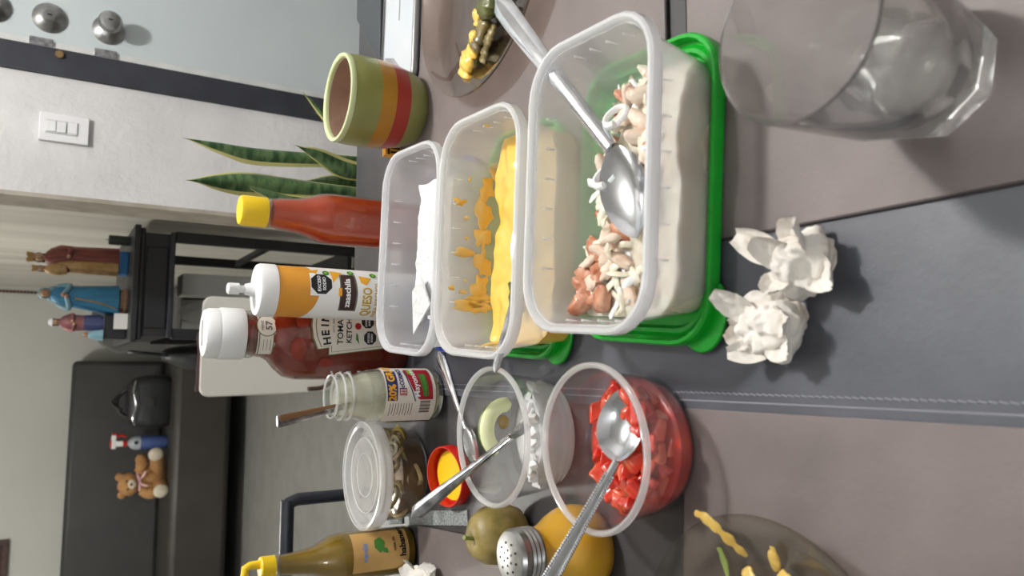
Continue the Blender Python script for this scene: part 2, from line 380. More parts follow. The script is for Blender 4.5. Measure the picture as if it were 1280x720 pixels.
def patch(name, x0, x1, z0, z1, f, mat, parent, off=0.0004, nx=14, nz=2, top=None, bot=None):
    vs = []; fs = []
    for i in range(nx + 1):
        u = i / nx; x = lerp(x0, x1, u)
        zt = top(u) if top else z1; zb = bot(u) if bot else z0
        for j in range(nz + 1): vs.append(f(x, lerp(zb, zt, j / nz), off))
    m = nz + 1
    for i in range(nx):
        for j in range(nz): fs.append((i * m + j, (i + 1) * m + j, (i + 1) * m + j + 1, i * m + j + 1))
    o = MB().add(vs, fs).build(name, mat, parent)
    return o
def polypatch(name, pts, f, mat, parent, off=0.0006):
    """flat printed shape, cut into strips so that it follows the curved label"""
    def clip(poly, x, sgn):
        out = []
        for a, b in zip(poly, poly[1:] + poly[:1]):
            ia, ib = sgn * (a[0] - x) >= 0, sgn * (b[0] - x) >= 0
            if ia: out.append(a)
            if ia != ib:
                t = (x - a[0]) / (b[0] - a[0]); out.append((x, a[1] + (b[1] - a[1]) * t))
        return out
    x0 = min(p[0] for p in pts); x1 = max(p[0] for p in pts); n = max(1, int((x1 - x0) / 0.0025)); mb = MB()
    for k in range(n):
        q = clip(clip(list(pts), lerp(x0, x1, k / n), 1), lerp(x0, x1, (k + 1) / n), -1)
        q = [p for a, p in enumerate(q) if math.dist(p, q[a - 1]) > 1e-7]
        if len(q) > 2: mb.add([f(x, z, off) for x, z in q], [tuple(range(len(q)))])
    return mb.build(name, mat, parent, angle=80)
def ngon(n, r, cx, cz, a0=0, sx=1): return [(cx + sx * r * math.cos(a0 + 2 * PI * k / n), cz + r * math.sin(a0 + 2 * PI * k / n)) for k in range(n)]

# ------------------------------------------------------------------ room
def slab(name, x0, x1, y0, y1, z0, z1, mat, parent=None):
    return struct(MB().box(((x0 + x1) / 2, (y0 + y1) / 2, (z0 + z1) / 2), (x1 - x0, y1 - y0, z1 - z0)).build(name, mat, parent, smooth=False))
slab('floor', -2.6, 2.3, -2.0, 6.1, -0.06, 0, M['floor'])
slab('ceiling', -2.6, 2.3, -2.0, 6.1, 2.5, 2.56, M['ceiling'])
slab('wall_back', -2.6, 0.66, 5.88, 6.0, 0, 2.5, M['wall_far'])
slab('wall_left', -2.6, -2.5, -2.0, 5.88, 0, 2.5, M['wall_far'])
slab('wall_front', -2.5, 2.3, -2.0, -1.9, 0, 2.5, M['wall'])
slab('wall_right', 2.2, 2.3, -1.9, 2.1, 0, 2.5, M['wall'])
slab('wall_alcove', 0.53, 0.66, 2.24, 5.88, 0, 2.5, M['wall_streak'])
slab('wall_entrance', 0.415, 0.705, 2.1, 2.24, 0, 2.5, M['wall'])
slab('wall_entrance_above', 0.705, 1.72, 2.1, 2.24, 2.12, 2.5, M['wall'])
slab('wall_entrance_right', 1.72, 2.3, 2.1, 2.24, 0, 2.5, M['wall'])
slab('trim_1', 0.405, 0.415, 2.095, 2.24, 0, 2.5, M['reveal'])
# black iron frame round the door, white edge strip, the door itself
j = slab('trim_2', 0.705, 0.770, 2.088, 2.2, 0, 2.12, M['jamb'])
for zz in (1.166,):
    b = MB(); b.tube([(0.755, 2.087, zz), (0.755, 2.081, zz)], 0.009, 14); b.build('bolt', M['brass'], j)
slab('trim_3', 0.770, 0.786, 2.092, 2.19, 0, 2.12, M['door_trim'])
slab('trim_4', 1.65, 1.72, 2.088, 2.2, 0, 2.12, M['jamb'])
dr = slab('door_1', 0.786, 1.65, 2.105, 2.15, 0.01, 2.11, M['door'])
for zz in (1.205, 1.068):
    MB().box((0.781, 2.089, zz), (0.018, 0.006, 0.05)).build('strike_plate', M['oldsteel'], dr, bevel=0.001)
def rosette(z, knob):
    b = MB()
    ax = [(0.0, 0.105), (0.036, 0.105)]
    prof = [(0.001, 0), (0.037, 0), (0.037, 0.004), (0.024, 0.016), (0.018, 0.018)]
    if knob == 1: prof += [(0.013, 0.02), (0.013, 0.038), (0.020, 0.043), (0.0265, 0.052), (0.0268, 0.060), (0.022, 0.068), (0.012, 0.071), (0.001, 0.0712)]
    else: prof += [(0.016, 0.021), (0.013, 0.024), (0.001, 0.0242)]
    rs = [[(0.848 + r * math.cos(2 * PI * k / 28), 2.105 - d, z + r * math.sin(2 * PI * k / 28)) for k in range(28)] for r, d in prof]
    b.rings(rs)
    o = b.build('door_knob' if knob == 1 else 'deadbolt', M['steel'], dr)
    b = MB(); d = 0.0712 if knob == 1 else 0.0242
    b.box((0.848, 2.105 - d - 0.0005, z), (0.003, 0.002, 0.010)); b.build('keyhole', M['ink_black'], o)
rosette(1.064, 1); rosette(1.191, 0); rosette(1.305, 0)

sw = thing('light_switch', 'white wall switch plate with two rockers beside the black door frame', 'light switch', (0.577, 2.1, 1.146))
def plate_mb(w, h, d, y0=0, c=(0, 0)):
    return MB().box((c[0], y0 - d / 2, c[1]), (w, d, h))
MB().box((0, -0.006, 0), (0.068, 0.012, 0.104)).build('plate', M['switch'], sw, bevel=0.002)
MB().box((0, -0.0135, 0.006), (0.032, 0.003, 0.066)).build('switch_frame', M['door_trim'], sw, bevel=0.0006)
for zz in (0.027, 0.006): MB().box((0.0, -0.016, zz), (0.026, 0.004, 0.019)).build('rocker', M['switch'], sw, bevel=0.0008)
MB().box((0.002, -0.015, -0.017), (0.026, 0.002, 0.019)).build('blank_insert', M['switch'], sw, bevel=0.0005)

# picture frame corner on the far wall
pf = thing('picture_frame', 'dark wooden picture frame high on the grey wall above the sofa', 'picture', (-1.36, 5.88, 1.50))
for dx, dz, w, h in ((0, -0.225, 0.62, 0.03), (0, 0.225, 0.62, 0.03), (-0.295, 0, 0.03, 0.42), (0.295, 0, 0.03, 0.42)):
    MB().box((dx, -0.014, dz), (w, 0.028, h)).build('frame_side', M['darkframe'], pf, bevel=0.003)
MB().box((0, -0.006, 0), (0.56, 0.010, 0.42)).build('picture', M['ink_brown'], pf)

# lamp bodies out of view: dining lamp, and two added at the fill lights
for nm, x, y, r, lab in (('ceiling_lamp', 0.80, 0.90, 0.15, 'round white ceiling lamp above the dining table'),
                         ('ceiling_lamp', -0.9, 3.7, 0.2, 'added round white lamp body at the fill light above the living room floor'),
                         ('ceiling_lamp', -0.55, -1.3, 0.25, 'added round white lamp body at the fill light behind the table')):
    t = thing(nm, lab, 'lamp', (x, y, 2.5))
    MB().lathe([(0.001, 0), (r, 0), (r, -0.05), (r * 0.96, -0.055), (0.001, -0.055)], 40).build('lamp_body', M['whiteplastic'], t)
    MB().lathe([(0.001, -0.056), (r * 0.93, -0.056), (r * 0.9, -0.064), (0.001, -0.07)], 40).build('diffuser', M['lampshade'], t)

# ------------------------------------------------------------------ table
tb = thing('dining_table', 'dark dining table carrying the food containers and bottles', 'table', (0, 0, 0))
outline = [(-0.62, -0.35), (0.85, -0.35), (0.85, 1.165), (0.02, 1.165), (-0.27, 1.025), (-0.62, 0.86)]
b = MB(); b.rings([[(x, y, TZ - 0.035) for x, y in outline], [(x, y, TZ) for x, y in outline]]); b.build('tabletop', M['table'], tb, smooth=False, bevel=0.004)
for x, y in ((-0.55, -0.28), (0.78, -0.28), (0.78, 1.09), (-0.45, 0.84)):
    MB().box((x, y, 0.3575), (0.06, 0.06, 0.715)).build('leg', M['blackwood'], tb, bevel=0.004)

def cloth(name, label, cat, pts, mat, hem=None, thick=0.0016, z0=TZ, stitch=None, group=None):
    c = (sum(p[0] for p in pts) / len(pts), sum(p[1] for p in pts) / len(pts))
    t = thing(name, label, cat, (c[0], c[1], z0), group=group)
    loc = [(x - c[0], y - c[1]) for x, y in pts]
    MB().rings([[(x, y, 0.0002) for x, y in loc], [(x, y, thick) for x, y in loc]]).build('cloth_panel', mat, t, smooth=False, bevel=0.0005)
    return t, c
rn, rc = cloth('table_runner', 'slate grey leatherette runner with pale stitched edge down the table middle', 'runner',
               [(-0.030, -0.34), (0.122, -0.34), (0.122, 1.0), (-0.030, 1.0)], M['runner'], z0=TZ)
# two rows of machine stitches near the left edge: an individual stitch every 5 mm (far ones joined)
st = MB().tube([(-0.0006, 0, 0), (0.0003, 0.0044, 0.0)], 0.00055, 6, flat=0.6); st0 = None
k = 0; y = 0.14; rest = MB()
while y < 0.99:
    p = (-0.0165 - rc[0], y - rc[1], 0.0020)
    if k < 150:
        if st0 is None: o = st0 = st.build('stitch', M['thread'], rn)
        else:
            o = st0.copy(); C.objects.link(o); o.parent = rn
        o.location = p
    else:
        rest.tube([(p[0] - 0.0016, p[1], p[2]), (p[0] + 0.0002, p[1] + 0.0042, p[2])], 0.0007, 5, flat=0.6)
    k += 1; y += 0.0052
if rest.v:
    o = rest.build('far_stitches', M['thread'], rn); o['kind'] = 'stuff'
seam = MB(); seam.tube([(-0.0225 - rc[0], -0.33 - rc[1], 0.0016), (-0.0225 - rc[0], 0.99 - rc[1], 0.0016)], 0.0007, 6); seam.build('edge_piping', M['thread'], rn)
def mat_thing(label, pts, hemline=None):
    t, c = cloth('placemat', label, 'placemat', pts, M['mat'], z0=TZ + 0.0017, thick=0.0018)
    if hemline:
        MB().tube([(x - c[0], y - c[1], 0.0012) for x, y in hemline], 0.0013, 6).build('hem', M['hem'], t)
    return t
mat_thing('brown grey placemat under the empty glass tumbler', [(0.094, -0.02), (0.56, -0.02), (0.56, 0.418), (0.094, 0.418)], [(0.094, -0.02), (0.094, 0.418), (0.3, 0.418)])
mat_thing('brown grey placemat under the striped flowerpot and the plate of grilled peppers', [(0.118, 0.441), (0.58, 0.441), (0.58, 1.01), (0.118, 1.01)], [(0.118, 0.441), (0.58, 0.441)])
mat_thing('brown grey placemat in front of the tomato tub, under the bowl of pepper scraps', [(-0.50, -0.06), (-0.0285, -0.06), (-0.0285, 0.43), (-0.50, 0.45)], None)
mat_thing('brown grey placemat under the white napkin beside the green sauce bottle', [(-0.48, 0.66), (-0.176, 0.70), (-0.193, 0.905), (-0.40, 0.87)], None)
for (x0, y0, x1, y1, w, lab) in ((-0.164, 0.776, -0.189, 0.934, 0.017, 'longer strip of speckled grey trim on the table behind the onion spoon handle'),
                                 (-0.192, 0.956, -0.201, 1.006, 0.016, 'shorter strip of speckled grey trim on the table beside the pickle tub')):
    L_ = math.hypot(x1 - x0, y1 - y0); a = math.atan2(y1 - y0, x1 - x0)
    o = MB().box((0, 0, 0.001), (L_, w, 0.002)).build('table_trim_strip', M['speckle'], None, loc=((x0 + x1) / 2, (y0 + y1) / 2, TZ), bevel=0.0004)
    o.rotation_euler = (0, 0, a); tag(o, lab, 'trim strip')

# ------------------------------------------------------------------ rectangular food containers
HX, HY = 0.115, 0.0765
def inner_half(z):       # wall half-sizes at height z above the container base
    t = z / 0.076; return lerp(0.097, 0.1085, t), lerp(0.0585, 0.070, t), lerp(0.030, 0.037, t)
def container_parts(t, h=0.077):
    b = MB(); rs = []
    rs.append(rrect(0.090, 0.0515, 0.024, 0.0))
    for z in (0.004, 0.02, 0.04, 0.06, h - 0.004):
        x, y, r = inner_half(z); rs.append(rrect(x + .0008, y + .0008, r, z))
    for z in (h - 0.004, 0.06, 0.04, 0.02, 0.006):
        x, y, r = inner_half(z); rs.append(rrect(x - .0002, y - .0002, r, z))
    rs.append(rrect(0.089, 0.0505, 0.023, 0.0015))
    b.rings(rs); b.build('tub', M['frost'], t, angle=50)
    b = MB()
    q = [(0.1088, 0.0703, 0.037, h - 0.006), (0.1095, 0.071, 0.037, h - 0.001), (0.111, 0.0725, 0.038, h + 0.001), (HX - 0.0015, HY - 0.0015, 0.041, h + 0.001), (HX, HY, 0.042, h - 0.001),
         (HX, HY, 0.042, h - 0.009), (HX - 0.0012, HY - 0.0012, 0.041, h - 0.009), (HX - 0.0015, HY - 0.0015, 0.041, h - 0.002), (0.1105, 0.072, 0.038, h - 0.002), (0.1078, 0.0693, 0.036, h - 0.006)]
    b.rings([rrect(*p) for p in q] + [rrect(*q[0])], False, False); b.build('rim', M['frostrim'], t, angle=35)
    # little stacking ribs moulded into the walls below the rim
    rib = None
    def put(x, y, rz):
        nonlocal rib
        if rib is None:
            m = MB(); m.rings([[(-0.0007, 0, 0.050), (0.0007, 0, 0.050), (0, -0.0002, 0.050)], [(-0.0010, 0, h - 0.012), (0.0010, 0, h - 0.012), (0, -0.0018, h - 0.012)]])
            o = rib = m.build('rib', M['frostrim'], t, smooth=False)
        else:
            o = rib.copy(); C.objects.link(o); o.parent = t
        o.location = (x, y, 0); o.rotation_euler = (0, 0, rz)
    for i in range(6): put(-0.0625 + 0.025 * i, 0.0672, 0); put(-0.0625 + 0.025 * i, -0.0672, PI)
    for i in range(4): put(0.1055, -0.03 + 0.02 * i, -PI / 2); put(-0.1055, -0.03 + 0.02 * i, PI / 2)
def lid(loc, rz, hx, hy, mat, label, tabs=True):
    t = thing('container_lid', label, 'lid', loc, rz)
    q = [(hx - 0.022, hy - 0.022, 0.02, 0.0005), (hx - 0.010, hy - 0.010, 0.030, 0.0005), (hx - 0.002, hy - 0.002, 0.036, 0.0015), (hx, hy, 0.038, 0.004), (hx, hy, 0.0125), (hx - 0.001, hy - 0.001, 0.038, 0.0142)]
    q = [p if len(p) == 4 else (p[0], p[1], 0.038, p[2]) for p in q]
    q += [(hx - 0.0035, hy - 0.0035, 0.036, 0.0142), (hx - 0.0045, hy - 0.0045, 0.035, 0.0125), (hx - 0.005, hy - 0.005, 0.035, 0.006), (hx - 0.007, hy - 0.007, 0.033, 0.0048), (hx - 0.010, hy - 0.010, 0.03, 0.0072),
          (hx - 0.013, hy - 0.013, 0.028, 0.0072), (hx - 0.0155, hy - 0.0155, 0.026, 0.0026), (hx - 0.022, hy - 0.022, 0.02, 0.0024)]
    MB().rings([rrect(*p) for p in q]).build('lid_tray', mat, t, angle=35)
    if tabs:
        for sx, sy in ((-1, -1), (1, 1)):
            b = MB(); a0 = math.atan2(sy, sx)
            ring = []; c = (sx * (hx - 0.026), sy * (hy - 0.016))
            pts = [(c[0] + 0.030 * math.cos(a0 + a), c[1] + 0.024 * math.sin(a0 + a)) for a in [PI * (k / 12 - 0.5) for k in range(13)]]
            b.rings([[(x, y, 0.0020) for x, y in pts], [(x, y, 0.0055) for x, y in pts]]); b.build('pull_tab', mat, t, bevel=0.001)
    return t
lid((0.1400, 0.463, TZ + 0.0018), math.radians(-4.5), 0.119, 0.0795, M['green'], 'bright green plastic lid under the nearest container of pork and onion')
lid((0.1290, 0.642, TZ + 0.0018), math.radians(-3.5), 0.117, 0.071, M['green'], 'green plastic lid under the middle container of cheese sauce')
lid((0.1330, 0.791, TZ + 0.0018), math.radians(-4), 0.113, 0.060, M['blue'], 'blue plastic lid under the farthest container of napkins', tabs=False)
CZ = TZ + 0.0048
c3 = thing('food_container', 'nearest frosted container, holding pork with onion strips', 'food container', (0.1415, 0.452, CZ), math.radians(-3.8), 'frosted rectangular containers')
container_parts(c3)
c2 = thing('food_container', 'middle frosted container, holding yellow cheese sauce', 'food container', (0.1265, 0.6195, CZ), math.radians(-3.8), 'frosted rectangular containers')
c1 = thing('food_container', 'farthest frosted container, holding white paper napkins', 'food container', (0.1320, 0.774, CZ), math.radians(-4.5), 'frosted rectangular containers')
for t in (c2, c1):
    for ch in list(c3.children):
        o = ch.copy(); C.objects.link(o); o.parent = t

def local(t, p):
    return t.location + Euler(t.rotation_euler).to_matrix() @ Vector(p)

# napkins in the far container
nk = thing('napkin_stack', 'folded embossed white paper napkins inside the farthest container', 'napkin', tuple(c1.location), c1.rotation_euler.z)
def napkin_sheet(x0, x1, y0, y1, z, seed, thick=0.006, tilt=0.0):
    nx, ny = 36, 16; top = []; rnd = random.Random(seed)
    def zz(u, v):
        x = lerp(x0, x1, u); y = lerp(y0, y1, v)
        return z + tilt * v + 0.0035 * noise.noise((x * 28 + seed, y * 40, seed)) + 0.0016 * noise.noise((x * 130, y * 130, seed))
    vs = []; fs = []
    for lay in (0, 1):
        for i in range(nx + 1):
            for jx in range(ny + 1):
                u, v = i / nx, jx / ny
                wob = 0.004 * noise.noise((u * 6, seed, v * 3))
                vs.append((lerp(x0, x1, u) + wob, lerp(y0, y1, v) + 0.003 * noise.noise((u * 9, seed + 4.2, 0)), zz(u, v) - (thick if lay == 0 else 0)))
    m = ny + 1; n = (nx + 1) * m
    for i in range(nx):
        for jx in range(ny):
            a = i * m + jx
            fs.append((n + a, n + a + m, n + a + m + 1, n + a + 1)); fs.append((a + 1, a + m + 1, a + m, a))
    for i in range(nx):
        for jx, in ((0,), (ny,)):
            a = i * m + jx; fs.append((a, a + m, n + a + m, n + a))
    for jx in range(ny):
        for i in (0, nx):
            a = i * m + jx; fs.append((a, a + 1, n + a + 1, n + a))
    return MB().add(vs, fs)
for kx, (z, y0, y1, x0, x1) in enumerate(((0.010, -0.050, 0.040, -0.075, 0.085), (0.020, -0.052, 0.038, -0.070, 0.082), (0.030, -0.054, 0.034, -0.075, 0.080), (0.041, -0.056, 0.030, -0.066, 0.080), (0.052, -0.058, 0.026, -0.070, 0.078))):
    napkin_sheet(x0, x1, y0, y1, z, 3 + kx * 7, 0.007).build('napkin', M['napkin'], nk, angle=60)
fl = MB(); fl.rings([[(-0.094, 0.030, 0.048), (-0.060, -0.040, 0.062), (-0.030, -0.010, 0.060), (-0.045, 0.020, 0.056)], [(-0.094, 0.030, 0.050), (-0.060, -0.040, 0.064), (-0.030, -0.010, 0.062), (-0.045, 0.020, 0.058)]])
fl.build('folded_corner', M['napkin'], nk, smooth=False)

# ------------------------------------------------------------------ cheese sauce
ch = thing('cheese_sauce', 'glossy yellow cheese sauce pooled along the near side of the middle container', 'cheese sauce', tuple(c2.location), c2.rotation_euler.z)
def cheese_h(x, y):
    base = 0.005 + 0.024 * sstep(0.068, 0.038, y + 0.010 * noise.noise((x * 22, 1.3, 0)) + 0.35 * max(0, x - 0.065))
    return base + 0.0045 * noise.noise((x * 30, y * 40, 2.0)) + 0.002 * noise.noise((x * 80, y * 90, 5.0))
nx, ny = 84, 48; vs = []; fs = []
for i in range(nx + 1):
    for jy in range(ny + 1):
        u = i / nx * 2 - 1; v = jy / ny * 2 - 1
        # squircle mapping into the rounded tub
        hx, hy, r = inner_half(0.012)
        p = 6.0; k = (abs(u) ** p + abs(v) ** p) ** (1 / p); mm = max(abs(u), abs(v)); s_ = (mm / k) if k > 1e-6 else 1
        x = u * s_ * (hx - 0.0012); y = v * s_ * (hy - 0.0012)
        zz = max(0.0028, cheese_h(x, y)); vs.append((x * (1 + 0.10 * zz / 0.076), y * (1 + 0.15 * zz / 0.076), zz))
m = ny + 1
for i in range(nx):
    for jy in range(ny): fs.append((i * m + jy, (i + 1) * m + jy, (i + 1) * m + jy + 1, i * m + jy + 1))
edge = [i * m for i in range(nx + 1)] + [nx * m + jy for jy in range(1, m)] + [i * m + ny for i in range(nx - 1, -1, -1)] + [jy for jy in range(ny - 1, 0, -1)]
o0 = len(vs); vs += [(vs[e][0] * 0.98, vs[e][1] * 0.97, 0.0024) for e in edge]
for q in range(len(edge)):
    w = (q + 1) % len(edge); fs.append((edge[q], edge[w], o0 + w, o0 + q))
MB().add(vs, fs).build('sauce_pool', M['cheese'], ch, angle=80)
rs = random.Random(11)
def smear(side, pos, z0, z1, w, mat=M['smear']):
    """a ragged film of sauce dried onto the inside of the wall"""
    n = 18; pts = []
    for k in range(n):
        a = 2 * PI * k / n; rr = 0.72 + 0.55 * noise.noise((math.cos(a) * 1.6 + pos * 90, math.sin(a) * 1.6, z0 * 70))
        pts.append((pos + w / 2 * rr * math.cos(a), (z0 + z1) / 2 + (z1 - z0) / 2 * rr * math.sin(a)))
    def put(s, z, d):
        hx, hy, r = inner_half(z)
        if side == 'far': return (s, hy - 0.0006 - d, z)
        if side == 'left': return (-(hx - 0.0006 - d), s, z)
        return (hx - 0.0006 - d, s, z)
    A = [put(s, z, 0) for s, z in pts]; cz = (z0 + z1) / 2
    B = [put(lerp(pos, s, 0.8), lerp(cz, z, 0.8), 0.0011) for s, z in pts]
    MB().rings([A, B]).build('smear', mat, ch, angle=70)
for pos, z0, z1, w in ((0.064, 0.046, 0.050, 0.008), (0.040, 0.050, 0.066, 0.012), (0.024, 0.046, 0.054, 0.006), (0.003, 0.046, 0.052, 0.004), (-0.012, 0.040, 0.066, 0.013),
                       (-0.040, 0.046, 0.051, 0.007), (-0.048, 0.058, 0.068, 0.006), (-0.052, 0.044, 0.056, 0.006), (-0.066, 0.024, 0.068, 0.014), (-0.058, 0.014, 0.050, 0.014)):
    smear('far', pos, z0, z1, w)
for pos, z0, z1, w in ((0.056, 0.018, 0.040, 0.034), (0.030, 0.020, 0.044, 0.040), (0.004, 0.020, 0.044, 0.038), (-0.022, 0.020, 0.042, 0.040), (-0.046, 0.020, 0.046, 0.034), (-0.066, 0.016, 0.050, 0.024), (0.076, 0.010, 0.030, 0.024)):
    smear('far', pos, z0, z1, w)
for pos, z0, z1, w in ((0.018, 0.018, 0.058, 0.020), (-0.010, 0.006, 0.054, 0.024), (-0.034, 0.01, 0.045, 0.02), (0.040, 0.006, 0.03, 0.022)):
    smear('left', pos, z0, z1, w)
for pos, z0, z1, w in ((0.008, 0.058, 0.067, 0.010), (-0.02, 0.006, 0.04, 0.02)):
    smear('right', pos, z0, z1, w)

b = MB(); b.ball((0, 0, 0), (0.017, 0.007, 0.005), 18, 12)
b.v = [tuple(Vector(p) * (1 + 0.6 * noise.noise(Vector(p) * 170))) for p in b.v]
o = b.build('pepper_scrap', M['peppergreen'], None, loc=(0.066, 0.603, 0.7945)); o.rotation_euler = (0.2, -0.1, 0.1)
tag(o, 'olive brown pepper scrap beside the spoon in the cheese sauce', 'pepper')

# ------------------------------------------------------------------ pork and onion
pk = thing('chopped_pork', 'chopped pork and onion mix heaped on the near side of the nearest container', 'chopped pork', tuple(c3.location), c3.rotation_euler.z)
def pork_h(x, y):
    s_ = sstep(0.060, 0.022, y + 0.012 * noise.noise((x * 18, 7.7, 0)) + 0.026 * sstep(-0.02, 0.09, x) - 0.012 * sstep(-0.03, -0.08, x))
    e = sstep(0.100, 0.07, x) * 0.8 + 0.2
    return 0.0022 + s_ * e * (0.034 + 0.010 * noise.noise((x * 22, y * 24, 3.0)) + 0.002 * noise.noise((x * 90, y * 90, 8.0)))
nx, ny = 90, 56; vs = []; fs = []
for i in range(nx + 1):
    for jy in range(ny + 1):
        u = i / nx * 2 - 1; v = lerp(-1, 0.86, jy / ny)
        hx, hy, r = inner_half(0.012)
        p = 6.0; k = (abs(u) ** p + abs(v) ** p) ** (1 / p); mm = max(abs(u), abs(v)); s_ = (mm / k) if k > 1e-6 else 1
        zz = pork_h(u * s_ * hx, v * s_ * hy); g = 1.0 + 0.10 * zz / 0.04
        vs.append((u * s_ * (hx - 0.002) * (1.0 + 0.05 * zz / 0.04), v * s_ * (hy - 0.002) * g, zz))
m = ny + 1
for i in range(nx):
    for jy in range(ny): fs.append((i * m + jy, (i + 1) * m + jy, (i + 1) * m + jy + 1, i * m + jy + 1))
edge = [i * m for i in range(nx + 1)] + [nx * m + jy for jy in range(1, m)] + [i * m + ny for i in range(nx - 1, -1, -1)] + [jy for jy in range(ny - 1, 0, -1)]
o0 = len(vs); vs += [(vs[e][0] * 0.97, vs[e][1] * 0.93, 0.0019) for e in edge]
for q in range(len(edge)):
    w = (q + 1) % len(edge); fs.append((edge[q], edge[w], o0 + w, o0 + q))
o = MB().add(vs, fs).build('pork_heap', M['mash'], pk, angle=80); o['kind'] = 'stuff'
strips = []
for k in range(7):
    b = MB(); L_ = 0.026 + 0.018 * rs.random(); cv = 0.7 + 1.8 * rs.random(); pts = []
    for q in range(9):
        a = (q / 8 - 0.5) * cv; R_ = L_ / cv
        pts.append((R_ * math.sin(a), R_ * (1 - math.cos(a)), 0.004 * math.sin(q * 0.8 + k)))
    b.tube(pts, [0.0012] + [0.0031] * 7 + [0.0010], 8, flat=0.4); strips.append(b)
chunks = []
for k in range(6):
    b = MB(); b.ball((0, 0, 0), (0.009 + 0.005 * rs.random(), 0.006, 0.0045), 12, 8)
    b.v = [tuple(Vector(p) * (1 + 0.5 * noise.noise(Vector(p) * 190 + Vector((k * 5, 0, 0))))) for p in b.v]; chunks.append(b)
def scatter(n, shapes, nm, label, cat, group, mats, sel, lift, tilt=0.5, sc=(0.8, 1.25)):
    bases = {}
    for k in range(n):
        q = rs.randrange(len(shapes)); mt = rs.choice(mats); key = (q, mt)
        x, y = sel()
        while True:            # keep the spoon bowl free of loose pieces
            t_ = max(0, min(1, ((x - 0.026) * -0.071 + (y + 0.003) * -0.028) / 0.005825))
            if math.hypot(x - 0.026 + 0.071 * t_, y + 0.003 + 0.028 * t_) > 0.023: break
            x, y = sel()
        z = pork_h(x, y) + lift * (0.4 + rs.random())
        if key not in bases:
            o = shapes[q].build(nm, M[mt], angle=60); bases[key] = o
        else:
            o = bases[key].copy(); C.objects.link(o)
        o.location = local(c3, (x, y, z)); s_ = rs.uniform(*sc); o.scale = (s_, s_, s_)
        o.rotation_euler = (rs.uniform(-tilt, tilt), rs.uniform(-tilt, tilt), rs.uniform(0, 2 * PI))
        tag(o, label + ', ' + ('plate end' if x > 0.045 else 'beside spoon bowl' if x > 0.0 else 'before spoon tip' if x > -0.04 else 'inside tab end' if x > -0.07 else 'tab end wall') + (', near wall' if y < -0.025 else ', middle row' if y < 0.005 else ', green side'), cat, group)
sel_top = lambda: (rs.uniform(-0.090, 0.082), rs.uniform(-0.040, 0.044))
scatter(80, strips, 'onion_strip', 'pale strip of cooked onion in the nearest container', 'onion', 'onion strips among the pork', ['onion', 'onion', 'onionw'], sel_top, 0.003)
scatter(44, chunks, 'pork_piece', 'small chunk of browned pork in the nearest container', 'pork', 'pork pieces among the onion', ['pork', 'porkpale', 'porkpale', 'porkpale'], sel_top, 0.003, 1.0)
sel_b = lambda: rs.choice([(-0.084, 0.040), (-0.076, 0.048), (-0.082, 0.024), (0.03, 0.022), (0.06, 0.015), (-0.02, 0.03), (-0.066, 0.038)])
big = [MB().ball((0, 0, 0), (0.012, 0.007, 0.006), 12, 8) for k in range(3)]
for k, b in enumerate(big): b.v = [tuple(Vector(p) * (1 + 0.6 * noise.noise(Vector(p) * 150 + Vector((k * 9, 0, 0))))) for p in b.v]
scatter(9, big, 'pork_crackling', 'larger brown crisp pork piece in the nearest container', 'pork', 'crisp pork pieces', ['pork'], lambda: tuple(a + rs.uniform(-0.006, 0.006) for a in sel_b()), 0.005, 0.6)
for x, y, z, lab in ((0.052, 0.000, 0.040, 'curled white onion ring beside the spoon handle'), (0.006, 0.008, 0.042, 'curled white onion ring left of the spoon bowl in the nearest container')):
    b = MB(); pts = [((0.0035 + 0.0011 * a) * math.cos(a), (0.0035 + 0.0011 * a) * math.sin(a), 0.0008 * a) for a in [k * 0.42 for k in range(22)]]
    b.tube(pts, 0.0024, 7, flat=1.3); o = b.build('onion_curl', M['onionw'], None, loc=local(c3, (x, y, z))); o.rotation_euler = (0.5, 0.2, 1.0)
    tag(o, lab, 'onion')

